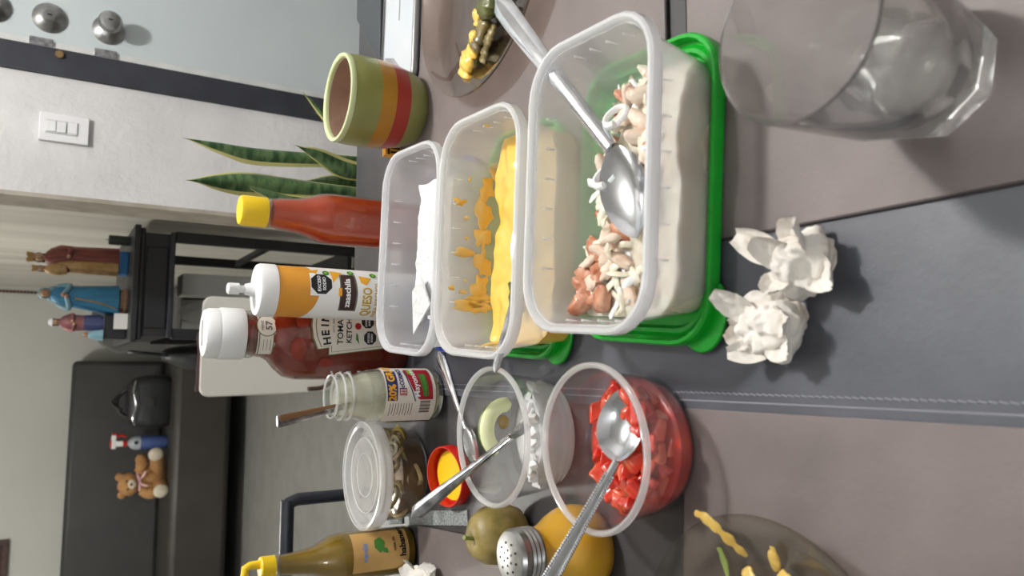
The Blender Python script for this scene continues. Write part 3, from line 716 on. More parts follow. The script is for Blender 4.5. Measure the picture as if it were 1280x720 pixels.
# ------------------------------------------------------------------ spoons
def spoon(label, end, neck, tip, bowl_w=0.040, hw=(0.011, 0.0055), mat='spoon', up=(0, 0, 1), bowl_depth=0.008, bend=0.0, beads=False, pointed=1.0, hup=(-0.28, -0.62, 0.74), thick=0.0013):
    """handle from end to neck, bowl from neck to tip (points in world space)"""
    end, neck, tip = Vector(end), Vector(neck), Vector(tip)
    t = thing('spoon', label, 'spoon', tuple(neck))
    up = Vector(up)
    # handle
    d = (end - neck); side = d.cross(Vector(hup)).normalized(); nrm = side.cross(d).normalized()
    n = 22; rings = []
    for k in range(n + 1):
        u = k / n; p = d * u + nrm * (bend * math.sin(PI * u))
        w = lerp(hw[1], hw[0], sstep(0.15, 0.95, u)) / 2
        if u > 0.93: w *= math.sqrt(max(0.02, 1 - ((u - 0.93) / 0.072) ** 2))
        th = thick * (1.3 if u < 0.2 else 1.0)
        ring = []
        for jx in range(24):
            a = 2 * PI * jx / 24
            ca = math.cos(a); ring.append(p + side * (w * ca) + nrm * (th * math.sin(a) * (1.0 if math.sin(a) < 0 else 0.55 + 0.9 * (1 - abs(ca)) - 0.5 * math.exp(-(ca / 0.22) ** 2))))
        rings.append(ring)
    MB().rings(rings).build('handle', M[mat], t, angle=60)
    if beads:
        bd = MB().ball((0, 0, 0), 0.00135, 8, 5).build('bead', M[mat], t); first = True
        for k in range(44):
            u = 0.10 + 0.86 * k / 43; p = d * u; w = lerp(hw[1], hw[0], sstep(0.15, 0.95, u)) / 2
            for sg in (-1, 1):
                o = bd if first else bd.copy()
                if not first: C.objects.link(o); o.parent = t
                first = False; o.location = p + side * (sg * w) + nrm * 0.0008
    # bowl: concave side towards `up`
    d = tip - neck; L_ = d.length; f = d.normalized(); side = f.cross(up).normalized(); nrm = side.cross(f).normalized()
    nu, nv = 20, 14; top = []; bot = []
    for i in range(nu + 1):
        u = i / nu
        w = bowl_w / 2 * (math.sin(PI * min(1, u ** 0.85)) ** 0.62) if 0 < u < 1 else 0.0
        w = max(w, hw[1] / 2 * (1 - u * 6) if u < 0.16 else 0.0, 0.0004)
        for jx in range(nv + 1):
            v = jx / nv * 2 - 1
            dep = bowl_depth * (1 - v * v) * math.sin(PI * min(1, max(0, u))) ** 0.8
            p = f * (u * L_) + side * (w * v) - nrm * dep
            top.append(p + nrm * 0.0006); bot.append(p - nrm * 0.0006)
    vs = top + bot; fs = []; m = nv + 1; N_ = len(top)
    for i in range(nu):
        for jx in range(nv):
            a = i * m + jx
            fs.append((a, a + m, a + m + 1, a + 1)); fs.append((N_ + a + 1, N_ + a + m + 1, N_ + a + m, N_ + a))
    for i in range(nu):
        for jx in (0, nv):
            a = i * m + jx; fs.append((a, a + m, N_ + a + m, N_ + a))
    MB().add(vs, fs).build('bowl', M[mat], t, angle=60)
    return t
spoon('large steel serving spoon standing in the nearest container of pork', (0.335, 0.575, 0.832), (0.168, 0.447, 0.806), (0.096, 0.424, 0.802), 0.046, (0.021, 0.013), 'spoon', (-0.10, -0.15, 0.98), 0.010, bend=0.004, thick=0.0036)
spoon('thin steel spoon coated with sauce in the middle container of cheese', (-0.002, 0.568, 0.838), (0.092, 0.597, 0.794), (0.146, 0.613, 0.786), 0.032, (0.0075, 0.005), 'oldsteel', (0.25, 0.1, 1), 0.005)
spoon('dull steel spoon with a swollen handle end in the tub of onion', (-0.140, 0.700, 0.853), (-0.062, 0.624, 0.788), (-0.030, 0.594, 0.764), 0.034, (0.0145, 0.0065), 'oldsteel', (0.5, 0.3, 0.8), 0.006, thick=0.0042)
spoon('beaded edge steel spoon leaning out of the tub of chopped tomato', (-0.170, 0.505, 0.834), (-0.066, 0.446, 0.806), (-0.014, 0.450, 0.798), 0.039, (0.0105, 0.0065), 'spoon', (0.15, -0.30, 0.94), 0.011, beads=True)
spoon('steel teaspoon lying on the runner behind the tub of onion', (0.022, 0.845, 0.7552), (-0.066, 0.776, 0.7552), (-0.100, 0.742, 0.7575), 0.030, (0.014, 0.006), 'spoon', (0, 0, 1), 0.004)

# ------------------------------------------------------------------ round tubs
def deli_parts(t, h=0.061, rt=0.0628, rb=0.0525):
    prof = [(0.001, 0.0), (rb - 0.006, 0.0), (rb - 0.001, 0.003), (rb + 0.001, 0.010), (rt - 0.0045, h - 0.012), (rt - 0.0035, h - 0.010), (rt - 0.003, h - 0.002)]
    prof += [(rt - 0.0036, h - 0.002), (rt - 0.0042, h - 0.010), (rt - 0.0052, h - 0.012), (rb, 0.0105), (rb - 0.002, 0.0036), (rb - 0.0065, 0.001), (0.001, 0.001)]
    MB().lathe(prof, 56).build('tub', M['clearplastic'], t, angle=45)
    q = [(rt - 0.003, h - 0.0035), (rt - 0.002, h), (rt, h + 0.0008), (rt + 0.0015, h - 0.0004), (rt + 0.0018, h - 0.004), (rt, h - 0.005), (rt - 0.001, h - 0.0035), (rt - 0.003, h - 0.0035)]
    rs_ = [[(r * math.cos(2 * PI * k / 56), r * math.sin(2 * PI * k / 56), z) for k in range(56)] for r, z in q]
    MB().rings(rs_, False, False).build('rim', M['clearrim'], t, angle=60)
    return t
T1 = (-0.0583, 0.471, TZ + 0.0016); T2 = (-0.0607, 0.624, TZ + 0.0005); T3 = (-0.130, 0.930, TZ + 0.0002)
deli_parts(thing('round_tub', 'clear round tub holding chopped red tomato', 'tub', T1, group='clear round tubs'))
deli_parts(thing('round_tub', 'clear round tub holding diced white onion', 'tub', T2, group='clear round tubs'))
t3 = deli_parts(thing('round_tub', 'clear round tub of brown pickled peppers with its lid on', 'tub', T3, group='clear round tubs'), h=0.058, rt=0.0625, rb=0.0545)
# tub lid: dished, with stepped rings
ld = thing('tub_lid', 'milky translucent lid snapped on the tub of pickled peppers', 'lid', (T3[0], T3[1], T3[2] + 0.0595))
prof = [(0.001, 0.004), (0.026, 0.004), (0.027, 0.0055), (0.044, 0.0055), (0.046, 0.001), (0.056, 0.001), (0.058, 0.009), (0.063, 0.010), (0.0665, 0.009), (0.0675, 0.004), (0.0670, -0.006), (0.0655, -0.006), (0.0655, 0.003), (0.063, 0.0085), (0.0595, 0.0078), (0.0570, -0.0002), (0.0455, 0.0), (0.0435, 0.0045), (0.001, 0.003)]
MB().lathe(prof, 60).build('lid_disc', M['lidplastic'], ld, angle=30)
for r, z in ((0.0655, 0.0096), (0.0455, 0.0052), (0.0265, 0.0048)):
    MB().tube([(r * math.cos(a), r * math.sin(a), z) for a in [2 * PI * k / 60 for k in range(61)]], 0.0009, 6).build('lid_ring', M['clearrim'], ld)

def place(x, y):
    if math.hypot(x, y) < 0.017: return 'in its middle'
    k = int(((math.atan2(y, x) / (2 * PI)) % 1) * 8 + 0.5) % 8
    return ('toward the green lids', 'far side by lids', 'on the far side', 'far side by shaker', 'toward the shaker', 'near side by shaker', 'on the near side', 'near side by lids')[k]
def where(z, lim): return 'on top' if z > lim else 'near the bottom'
# tomato cubes
cubes = []
for k in range(8):
    b = MB(); sx, sy, sz = rs.uniform(0.013, 0.021), rs.uniform(0.010, 0.015), rs.uniform(0.007, 0.011)
    b.box((0, 0, 0), (sx, sy, sz))
    b.v = [(x + rs.uniform(-0.0034, 0.0034), y + rs.uniform(-0.003, 0.003), z + rs.uniform(-0.0018, 0.0018)) for x, y, z in b.v]
    me_o = b; cubes.append(b)
bases = {}
def tomato_top(x, y):      # the spoon has dug a hollow at the far side; heap climbs the near wall
    return 0.022 + 0.020 * sstep(0.035, -0.045, y) + 0.006 * sstep(0.0, 0.05, abs(x))
pts = []; tries = 0
while len(pts) < 185 and tries < 20000:
    tries += 1
    z = rs.uniform(0.007, 0.046); a = rs.uniform(0, 2 * PI); R_ = lerp(0.0395, 0.0465, z / 0.046) ; r = R_ * math.sqrt(rs.random())
    x, y = r * math.cos(a), r * math.sin(a)
    if z > tomato_top(x, y): continue
    if z < tomato_top(x, y) - 0.016 and r < R_ * 0.72: continue
    if all((x - p[0]) ** 2 + (y - p[1]) ** 2 + (z - p[2]) ** 2 > 0.0098 ** 2 for p in pts): pts.append((x, y, z))
for x, y, z in pts:
    q = rs.randrange(8); mt = rs.choice(['tomato'] * 7 + ['tomatodeep'] * 6 + ['tomatopale'])
    if rs.random() < 0.03: mt = 'tomatoseed'
    if (q, mt) not in bases:
        o = bases[(q, mt)] = cubes[q].build('tomato_cube', M[mt], angle=60, bevel=0.0022)
    else:
        o = bases[(q, mt)].copy(); C.objects.link(o)
    o.location = (T1[0] + x, T1[1] + y, T1[2] + z); o.rotation_euler = (rs.uniform(-0.9, 0.9), rs.uniform(-0.9, 0.9), rs.uniform(0, 2 * PI))
    tag(o, '%s tomato piece %s in the tub, %s' % ({'tomato': 'red', 'tomatodeep': 'deep red', 'tomatopale': 'orange pink', 'tomatoseed': 'pale seedy'}[mt], where(z, 0.020), place(x, y)), 'tomato', 'chopped tomato pieces')
jz = thing('tomato_juice', 'red tomato juice and pulp under the chopped pieces in the tub', 'tomato juice', T1)
o = MB().lathe([(0.001, 0.0018), (0.045, 0.0018), (0.0505, 0.004), (0.0525, 0.012), (0.0535, 0.018), (0.050, 0.0205), (0.03, 0.021), (0.001, 0.0205)], 48).build('juice', M['tomatodeep'], jz); jz['kind'] = 'stuff'; o['kind'] = 'stuff'

# diced onion heaped on the near side of its tub
dice = []
for k in range(6):
    b = MB(); b.box((0, 0, 0), (rs.uniform(0.006, 0.012), rs.uniform(0.005, 0.008), rs.uniform(0.003, 0.0055)))
    b.v = [(x + rs.uniform(-0.0012, 0.0012), y + rs.uniform(-0.001, 0.001), z + rs.uniform(-0.0008, 0.0008)) for x, y, z in b.v]; dice.append(b)
bases = {}; pts = []; tries = 0
def onion_top(x, y): return 0.004 + 0.040 * sstep(0.000, -0.048, y - 0.16 * max(0, x))
while len(pts) < 190 and tries < 30000:
    tries += 1
    z = rs.uniform(0.004, 0.048); a = rs.uniform(0, 2 * PI); R_ = lerp(0.047, 0.0525, z / 0.05); r = R_ * math.sqrt(rs.random()); x, y = r * math.cos(a), r * math.sin(a)
    if z > onion_top(x, y): continue
    if y > -0.008 and rs.random() < 0.6: continue
    if all((x - p[0]) ** 2 + (y - p[1]) ** 2 + (z - p[2]) ** 2 > 0.0062 ** 2 for p in pts): pts.append((x, y, z))
for x, y, z in pts:
    q = rs.randrange(6)
    if q not in bases: o = bases[q] = dice[q].build('onion_dice', M['onionw'], angle=20, bevel=0.0007)
    else: o = bases[q].copy(); C.objects.link(o)
    o.location = (T2[0] + x, T2[1] + y, T2[2] + z); o.rotation_euler = (rs.uniform(-0.8, 0.8), rs.uniform(-0.8, 0.8), rs.uniform(0, 2 * PI))
    tag(o, 'white onion dice %s in the round tub, %s' % (where(z, 0.020), place(x, y)), 'onion', 'diced onion pieces')
oh = thing('onion_heap', 'packed mass of finely diced white onion under the loose pieces in the tub', 'onion', T2)
vs = []; fs = []; na, nr = 48, 12
for i in range(nr + 1):
    for k in range(na):
        a = 2 * PI * k / na; r = 0.0505 * i / nr; x, y = r * math.cos(a), r * math.sin(a)
        z = max(0.0022, onion_top(x, y) - 0.004 + 0.003 * noise.noise((x * 120, y * 120, 1))) if y < 0.004 else 0.0016
        g = 1 + 0.09 * z / 0.045
        vs.append((x * g, y * g, z))
for i in range(nr):
    for k in range(na): fs.append((i * na + k, i * na + (k + 1) % na, (i + 1) * na + (k + 1) % na, (i + 1) * na + k))
o0 = len(vs); vs += [(vs[nr * na + k][0] * 0.96, vs[nr * na + k][1] * 0.96, 0.0014) for k in range(na)]
for k in range(na): fs.append((nr * na + k, nr * na + (k + 1) % na, o0 + (k + 1) % na, o0 + k))
o = MB().add(vs, fs).build('onion_mass', M['onionmass'], oh, angle=80); o['kind'] = 'stuff'
# avocado slice leaning on the far wall
av = thing('avocado_slice', 'pale green avocado slice leaning inside the tub of onion', 'avocado', (T2[0] + 0.004, T2[1] + 0.040, T2[2] + 0.024), 0, rot=(-0.12, 0.25, 0.1))
b = MB(); pts = [(0.024 * math.cos(a), 0.0, 0.020 * math.sin(a)) for a in [PI * (0.05 + 1.0 * k / 14) for k in range(15)]]
pts = [(p[2] * 0.9 - 0.0, 0.003 * math.sin(i * 0.2), p[0]) for i, p in enumerate(pts)]
pts = [(-p[2], p[1], p[0] - 0.004) for p in pts]
b.tube(pts, [0.003] + [0.0075] * 13 + [0.003], 10, flat=0.55); b.build('flesh', M['avocado'], av)
b = MB(); b.tube([(p[0] * 1.15, p[1] + 0.002, p[2] * 1.25 + 0.003) for p in pts], 0.0022, 6, flat=0.6); b.build('skin', M['stem'], av)
MB().ball((0.006, 0.001, -0.002), (0.007, 0.003, 0.006), 10, 7).build('pit_stain', M['avoskin'], av)

# pickles
pz = thing('pickling_brine', 'dark brown pickling liquid inside the lidded round tub', 'brine', T3)
o = MB().lathe([(0.001, 0.002), (0.047, 0.002), (0.0525, 0.006), (0.0555, 0.036), (0.053, 0.0365), (0.001, 0.0365)], 48).build('liquid', M['brine'], pz); pz['kind'] = 'stuff'; o['kind'] = 'stuff'
sl = [MB() for _ in range(3)]
for k, b in enumerate(sl):
    R_ = 0.010 + 0.002 * k
    rings = [[((R_ + dr) * math.cos(2 * PI * q / 16) * (1 + 0.1 * k * math.cos(4 * PI * q / 16)), (R_ + dr) * math.sin(2 * PI * q / 16), z) for q in range(16)] for dr, z in ((0, -0.0018), (0, 0.0018), (-0.004, 0.0018), (-0.004, -0.0018), (0, -0.0018))]
    b.rings(rings, False, False)
bases = {}
for k in range(20):
    a = -PI / 2 + rs.uniform(-1.5, 1.5); r = rs.uniform(0.045, 0.0505) if k < 12 else rs.uniform(0, 0.04); z = rs.uniform(0.034, 0.044) if k > 11 else rs.uniform(0.016, 0.046)
    q = rs.randrange(3); mt = rs.choice(['jalapeno', 'jalapeno', 'jalapenopale'])
    if (q, mt) not in bases: o = bases[(q, mt)] = sl[q].build('pepper_ring', M[mt])
    else: o = bases[(q, mt)].copy(); C.objects.link(o)
    o.location = (T3[0] + r * math.cos(a), T3[1] + r * math.sin(a), T3[2] + z); o.rotation_euler = (rs.uniform(-0.6, 0.6), rs.uniform(-0.6, 0.6), rs.uniform(0, 6))
    tag(o, '%s pickled ring %s under the milky tub lid, %s' % ('pale' if mt == 'jalapenopale' else 'brown green', 'high' if z > 0.04 else 'low', 'by the bottle' if math.cos(a) < -0.3 else 'by the mayonnaise jar' if math.cos(a) > 0.3 else 'in the middle'), 'pepper', 'pickled pepper rings')

# red screw lid with yellow liner, open side up
rl = thing('jar_lid', 'red screw lid with yellow liner lying open side up on the table', 'lid', (-0.1195, 0.805, TZ + 0.0004), rot=(math.radians(9), math.radians(-4), 0))
MB().lathe([(0.001, 0.003), (0.033, 0.003), (0.0345, 0.0045), (0.0345, 0.017), (0.0338, 0.018), (0.0325, 0.018), (0.0322, 0.017), (0.0322, 0.006), (0.001, 0.006)], 48).build('cap', M['red'], rl)
MB().lathe([(0.001, 0.0062), (0.0285, 0.0062), (0.0282, 0.0072), (0.001, 0.0072)], 40).build('liner', M['yellowliner'], rl)

# ------------------------------------------------------------------ tumbler
gx, gy = 0.1625, 0.2300
tg = thing('tumbler', 'empty clear glass tumbler with a faceted octagonal foot at the photo corner', 'glass', (gx, gy, TZ + 0.0037))
n = 128; H_ = 0.118; a_off = math.radians(12)
def outer_r(th, z):
    cone = 0.0405 + 0.0062 * z / H_
    am = ((th - a_off) % (PI / 4)) - PI / 8
    d0 = 0.0338 + 0.0105 * (z / 0.055)
    return min(cone, d0 / math.cos(am))
zs = [0.0, 0.0012, 0.004, 0.010, 0.016, 0.022, 0.028, 0.034, 0.038, 0.042, 0.046, 0.05, 0.055, 0.06, 0.07, 0.085, 0.1, H_ - 0.001]
rings = [[(0.012 * math.cos(a_off + 2 * PI * k / n), 0.012 * math.sin(a_off + 2 * PI * k / n), 0.0012) for k in range(n)], [(0.030 * math.cos(a_off + 2 * PI * k / n), 0.030 * math.sin(a_off + 2 * PI * k / n), 0.001) for k in range(n)]]
for i, z in enumerate(zs):
    ins = 0.0014 if i == 0 else (0.0003 if i == 1 else 0)
    rings.append([((outer_r(a_off + 2 * PI * k / n, z) - ins) * math.cos(a_off + 2 * PI * k / n), (outer_r(a_off + 2 * PI * k / n, z) - ins) * math.sin(a_off + 2 * PI * k / n), z) for k in range(n)])
for r, z in ((0.0463, H_), (0.0450, H_ - 0.0003), (0.0447, H_ - 0.002), (0.0440, 0.1), (0.0418, 0.07), (0.0385, 0.045), (0.0350, 0.026), (0.0320, 0.0185), (0.026, 0.0155), (0.014, 0.0140), (0.001, 0.0138)):
    rings.append([(r * math.cos(a_off + 2 * PI * k / n), r * math.sin(a_off + 2 * PI * k / n), z) for k in range(n)])
MB().rings(rings).build('tumbler_body', M['tumbler'], tg, angle=14)

# ------------------------------------------------------------------ crumpled tissues
def crumple(name, label, loc, R_, seed, sc, mat, flaps):
    t = thing(name, label, 'tissue', loc)
    b = MB(); n, m_ = 72, 48
    rings = []
    off = Vector((seed * 3.1, seed * 1.7, seed))
    for i in range(1, m_):
        a = PI * i / m_; ring = []
        for k in range(n):
            d = Vector((math.sin(a) * math.cos(2 * PI * k / n), math.sin(a) * math.sin(2 * PI * k / n), -math.cos(a)))
            q = d * 1.25 + off + 0.5 * noise.noise_vector(d * 2.2 + off)
            c1_ = noise.voronoi(q)[0]; ridge = c1_[1] - c1_[0]
            c2_ = noise.voronoi(q * 2.3 + Vector((5, 1, 3)))[0]; ridge2 = c2_[1] - c2_[0]
            r = R_ * (0.78 + 0.42 * min(0.7, ridge) + 0.10 * min(0.6, ridge2) + 0.18 * noise.noise(d * 1.5 + off))
            p = d * r; p = Vector((p.x * sc[0], p.y * sc[1], p.z * sc[2]))
            if p.z < -R_ * 0.45: p.z = -R_ * 0.45
            ring.append(p + Vector((0, 0, R_ * 0.45)))
        rings.append(ring)
    b.rings(rings); o = b.build('crumpled_ball', mat, t, angle=180); q = o.modifiers.new('smooth', 'SMOOTH'); q.factor = 0.5; q.iterations = 3
    for (cx, cy, cz), (tx, ty, tz), w in flaps:
        fb = MB(); A = Vector((cx, cy, cz)); B = Vector((tx, ty, tz)); d = B - A; sd = d.cross(Vector((0, 0, 1)) if abs(d.normalized().z) < 0.85 else Vector((0, 1, 0))).normalized(); nn = sd.cross(d).normalized()
        nu, nv = 12, 12; vs = []; fs = []
        for i in range(nu + 1):
            u = i / nu; ww = w * (0.55 + 0.5 * math.sin(PI * (0.15 + 0.7 * u))) * (1 - 0.35 * u ** 3)
            for k in range(nv + 1):
                v = k / nv * 2 - 1
                p = A + d * u + sd * (ww * v) + nn * (0.5 * w * (v * v - 0.4) + 0.35 * w * abs(noise.noise((u * 3 + seed, v * 2.4, seed))) + 0.0012 * noise.noise((u * 11, v * 11, seed)))
                vs.append(p)
        mm = nv + 1; N_ = len(vs); vs = vs + [p - nn * 0.0005 for p in vs]
        for i in range(nu):
            for k in range(nv):
                q = i * mm + k; fs.append((q, q + mm, q + mm + 1, q + 1)); fs.append((N_ + q + 1, N_ + q + mm + 1, N_ + q + mm, N_ + q))
        fb.add(vs, fs).build('paper_fold', mat, t, angle=85)
    return t
crumple('crumpled_tissue', 'crumpled white tissue ball with tan stains, nearer the tomato tub', (0.0290, 0.338, TZ + 0.0016), 0.0235, 2.3, (1.05, 1.1, 0.95), M['stained'],
        [((0.006, 0.006, 0.022), (0.022, 0.020, 0.044), 0.009), ((-0.016, 0.006, 0.012), (-0.018, 0.026, 0.026), 0.008), ((0, -0.012, 0.02), (0.004, -0.026, 0.030), 0.010), ((-0.008, 0.012, 0.018), (0.000, 0.030, 0.020), 0.011), ((-0.01, -0.01, 0.02), (-0.022, -0.02, 0.024), 0.010)])
crumple('crumpled_tissue', 'crumpled white tissue with folded points, nearer the glass tumbler', (0.0680, 0.313, TZ + 0.0016), 0.0225, 6.1, (1.05, 0.95, 1.1), M['stained'],
        [((0.004, 0.008, 0.024), (0.020, 0.034, 0.034), 0.010), ((0.008, -0.004, 0.02), (0.022, -0.014, 0.038), 0.012), ((-0.004, -0.012, 0.014), (-0.020, -0.026, 0.022), 0.011), ((0, 0, 0.022), (0.012, 0.010, 0.046), 0.010), ((-0.01, 0.006, 0.02), (-0.02, 0.012, 0.034), 0.009)])
crumple('crumpled_napkin', 'torn white napkin beside the green sauce bottle', (-0.262, 0.868, TZ + 0.0036), 0.026, 4.4, (1.3, 1.5, 0.4), M['tissue'],
        [((0, 0.006, 0.008), (0.026, 0.036, 0.016), 0.018), ((0.006, -0.01, 0.008), (0.034, -0.030, 0.010), 0.018)])

# ------------------------------------------------------------------ striped pot
pt = thing('flowerpot', 'olive green ceramic pot with orange and red bands on the placemat', 'pot', (0.348, 0.930, TZ + 0.0037))
def potr(z):
    ks = [(0, 0.043), (0.006, 0.0465), (0.02, 0.0515), (0.04, 0.0555), (0.065, 0.0578), (0.09, 0.0578), (0.106, 0.0562)]
    for (a, ra), (b_, rb) in zip(ks, ks[1:]):
        if z <= b_: return lerp(ra, rb, (z - a) / (b_ - a))
    return ks[-1][1]
def band(z0, z1, nm, mat, first=False, last=False):
    zs = [lerp(z0, z1, k / 6) for k in range(7)]; pr = [(potr(z), z) for z in zs]
    pr = ([(0.001, z0)] if first else [(potr(z0) - 0.004, z0)]) + pr + [(potr(z1) - 0.004, z1)]
    if not first: pr = pr + [pr[0]]
    if first: pr = pr + [(0.001, z0 + 0.005)]
    MB().lathe(pr, 56).build(nm, mat, pt, angle=50)
band(0, 0.0275, 'lower_wall', M['pot_olive'], True); band(0.0275, 0.048, 'red_band', M['pot_red']); band(0.048, 0.0685, 'orange_band', M['pot_orange']); band(0.0685, 0.103, 'upper_wall', M['pot_olive'])
q = [(0.0566, 0.102), (0.0572, 0.105), (0.056, 0.108), (0.0525, 0.1085), (0.0505, 0.106), (0.0505, 0.102), (0.0566, 0.102)]
MB().rings([[(r * math.cos(2 * PI * k / 56), r * math.sin(2 * PI * k / 56), z) for k in range(56)] for r, z in q], False, False).build('rim', M['pot_rim'], pt, angle=60)
MB().lathe([(0.0506, 0.103), (0.050, 0.08), (0.048, 0.05), (0.044, 0.03), (0.001, 0.03), (0.001, 0.027), (0.045, 0.027), (0.049, 0.05), (0.051, 0.08), (0.0515, 0.103)], 48).build('clay_lining', M['clay'], pt)

# ------------------------------------------------------------------ snake plant beyond the table
pl = thing('snake_plant', 'potted snake plant with yellow edged leaves beyond the table', 'plant', (0.365, 1.33, 0.0))
MB().lathe([(0.001, 0), (0.10, 0), (0.115, 0.02), (0.13, 0.55), (0.138, 0.56), (0.138, 0.60), (0.128, 0.60), (0.120, 0.57), (0.001, 0.57)], 40).build('planter', M['greychair'], pl)
MB().lathe([(0.001, 0.571), (0.119, 0.571), (0.117, 0.582), (0.001, 0.586)], 32).build('soil', pbr('soil', (60, 48, 38), 0.95, rgb2=(40, 32, 26), scale=90, bump=0.6), pl)
def leaf(base, mid, tip, w, twist=0.0, seed=0):
    P = smooth_path([base, lerp(Vector(base), Vector(mid), 0.5) + Vector((0, 0, 0)), mid, lerp(Vector(mid), Vector(tip), 0.55), tip], 7)
    n = len(P) - 1; inn = []; L1 = []; 
    def widths(u): 
        return w * (0.55 + 0.75 * math.sin(PI * min(1, u * 0.95 + 0.1)) ** 1.0) * (1 - u ** 5) * (1 if u < 0.8 else max(0.06, (1 - u) / 0.2) ** 0.75) * 0.66 * (0.62 + 0.38 * sstep(0.15, 0.62, u))
    A = MB(); E = MB(); va = []; fa = []; ve = []; fe = []
    cols = [-1, -0.66, -0.33, 0, 0.33, 0.66, 1]
    for i, p in enumerate(P):
        u = i / n; a = twist + 0.5 * math.sin(u * 2.2 + seed); sd = Vector((math.cos(a), math.sin(a), 0)); nn = Vector((-math.sin(a), math.cos(a), 0)); ww = widths(u)
        for c in cols:
            q = p + sd * (ww * 0.76 * c) + nn * (ww * 0.55 * c * c)
            va.append(q)
        for s_ in (-1, 1):
            ve.append(p + sd * (ww * 0.76 * s_) + nn * (ww * 0.55)); ve.append(p + sd * (ww * 1.0 * s_) + nn * (ww * 0.78))
    m = len(cols); N_ = len(va)
    nrm = Vector((-math.sin(twist), math.cos(twist), 0)) * 0.0014
    va2 = va + [q + nrm for q in va]; ve2 = ve + [q + nrm for q in ve]; Ne = len(ve)
    for i in range(n):
        for k in range(m - 1):
            a_ = i * m + k; fa.append((a_, a_ + 1, a_ + m + 1, a_ + m)); fa.append((N_ + a_ + m, N_ + a_ + m + 1, N_ + a_ + 1, N_ + a_))
        for k in (0, 2):
            a_ = i * 4 + k; fe.append((a_, a_ + 1, a_ + 5, a_ + 4)); fe.append((Ne + a_ + 4, Ne + a_ + 5, Ne + a_ + 1, Ne + a_))
    o = A.add(va2, fa).build('leaf', M['leaf'], pl, angle=80); E.add(ve2, fe).build('leaf_edge', M['leaf_edge'], o, angle=80)
Z0 = 0.58
leaf((0.03, 0.00, Z0), (0.012, 0.0, 0.86), (0.012, -0.01, 0.990), 0.026, 0.1, 0)
leaf((-0.03, 0.01, Z0), (-0.040, 0.0, 0.86), (-0.058, -0.01, 0.982), 0.030, -0.1, 1.2)
leaf((0.03, -0.01, Z0), (0.070, -0.01, 0.72), (0.124, -0.02, 0.800), 0.019, 0.5, 2)
leaf((-0.01, -0.03, Z0), (-0.012, -0.03, 0.72), (0.020, -0.04, 0.815), 0.025, -0.2, 3)
leaf((-0.055, 0.01, Z0), (-0.070, 0.0, 0.80), (-0.048, 0.0, 0.90), 0.017, -0.5, 0.6)
leaf((-0.06, -0.02, Z0), (-0.080, -0.02, 0.67), (-0.085, -0.03, 0.725), 0.016, 0.2, 4)
leaf((0.05, 0.02, Z0), (0.085, 0.01, 0.68), (0.098, 0.0, 0.775), 0.014, 0.9, 1)
leaf((0.00, 0.03, Z0), (-0.016, 0.03, 0.72), (-0.03, 0.03, 0.80), 0.024, 0.3, 5)

# ------------------------------------------------------------------ bottles
# hot sauce
hs = thing('hot_sauce_bottle', 'red hot sauce bottle with yellow screw cap beside the snake plant', 'bottle', (0.1885, 0.930, TZ))
MB().lathe([(0.001, 0.002), (0.029, 0.002), (0.0305, 0.006), (0.0312, 0.02), (0.0312, 0.118), (0.0295, 0.130), (0.0245, 0.142), (0.0205, 0.156), (0.0185, 0.178), (0.0160, 0.190), (0.001, 0.191)], 44).build('sauce', M['hotsauce'], hs)
MB().lathe([(0.001, 0), (0.0295, 0), (0.0318, 0.004), (0.0322, 0.02), (0.0322, 0.119), (0.0305, 0.132), (0.0255, 0.144), (0.0215, 0.158), (0.0195, 0.180), (0.0172, 0.192), (0.0172, 0.198), (0.001, 0.198)], 44).build('glass', M['bottleglass'], hs)
MB().lathe([(0.001, 0.196), (0.0182, 0.196), (0.0182, 0.224), (0.0168, 0.2265), (0.001, 0.2272)], 40).build('screw_cap', M['yellowcap'], hs)
MB().lathe([(0.0168, 0.192), (0.0176, 0.192), (0.0176, 0.1955), (0.0168, 0.1955)], 32).build('neck_ring', M['bottleglass'], hs)

# cheese sauce squeeze bottle
cb = thing('squeeze_bottle', 'orange and white squeeze bottle of cheese sauce with a nozzle top', 'bottle', (0.0915, 0.8975, TZ))
Rc = 0.0298
MB().lathe([(0.001, 0), (0.0275, 0), (0.0292, 0.003), (Rc, 0.008), (Rc, 0.190), (0.029, 0.194), (0.001, 0.194)], 48).build('bottle_body', M['cheesebottle'], cb)
MB().lathe([(0.001, 0.193), (0.0306, 0.193), (0.0306, 0.209), (0.0290, 0.212), (0.009, 0.214), (0.0085, 0.2145), (0.0062, 0.224), (0.001, 0.2245)], 48).build('screw_cap', M['whiteplastic'], cb)
MB().lathe([(0.001, 0.223), (0.0045, 0.223), (0.0040, 0.230), (0.0066, 0.231), (0.0066, 0.242), (0.0050, 0.2435), (0.001, 0.2435)], 24).build('nozzle', M['whiteplastic'], cb)
fW = wrap_cyl(Rc)
lb = patch('label', -0.052, 0.052, 0.006, 0.153, fW, M['labelwhite'], cb, nx=40, top=lambda u: 0.157 - 0.010 * math.sin(PI * (u - 0.2) * 1.6), nz=3)
print_text('lettering', 'zaaschila', 0.0098, -0.001, 0.1135, fW, M['ink_white'], lb, 0.0003, 0.0014)
polypatch('brand_panel', [(-0.022, 0.1035), (-0.012, 0.1035), (0, 0.1030), (0.012, 0.1045), (0.0215, 0.1050), (0.0215, 0.1205), (0.012, 0.1215), (0, 0.1210), (-0.012, 0.1220), (-0.022, 0.1210)], fW, M['ink_brown'], lb, 0.0009)
polypatch('brand_panel_edge', [(-0.0235, 0.1015), (0, 0.1012), (0.023, 0.1030), (0.023, 0.1225), (0, 0.1230), (-0.0235, 0.1225)], fW, M['ink_grey'], lb, 0.0007)
polypatch('orange_tab', [(-0.005, 0.1205), (0.004, 0.1205), (0.004, 0.1245), (-0.005, 0.1245)], fW, M['ink_orange'], lb, 0.0010)
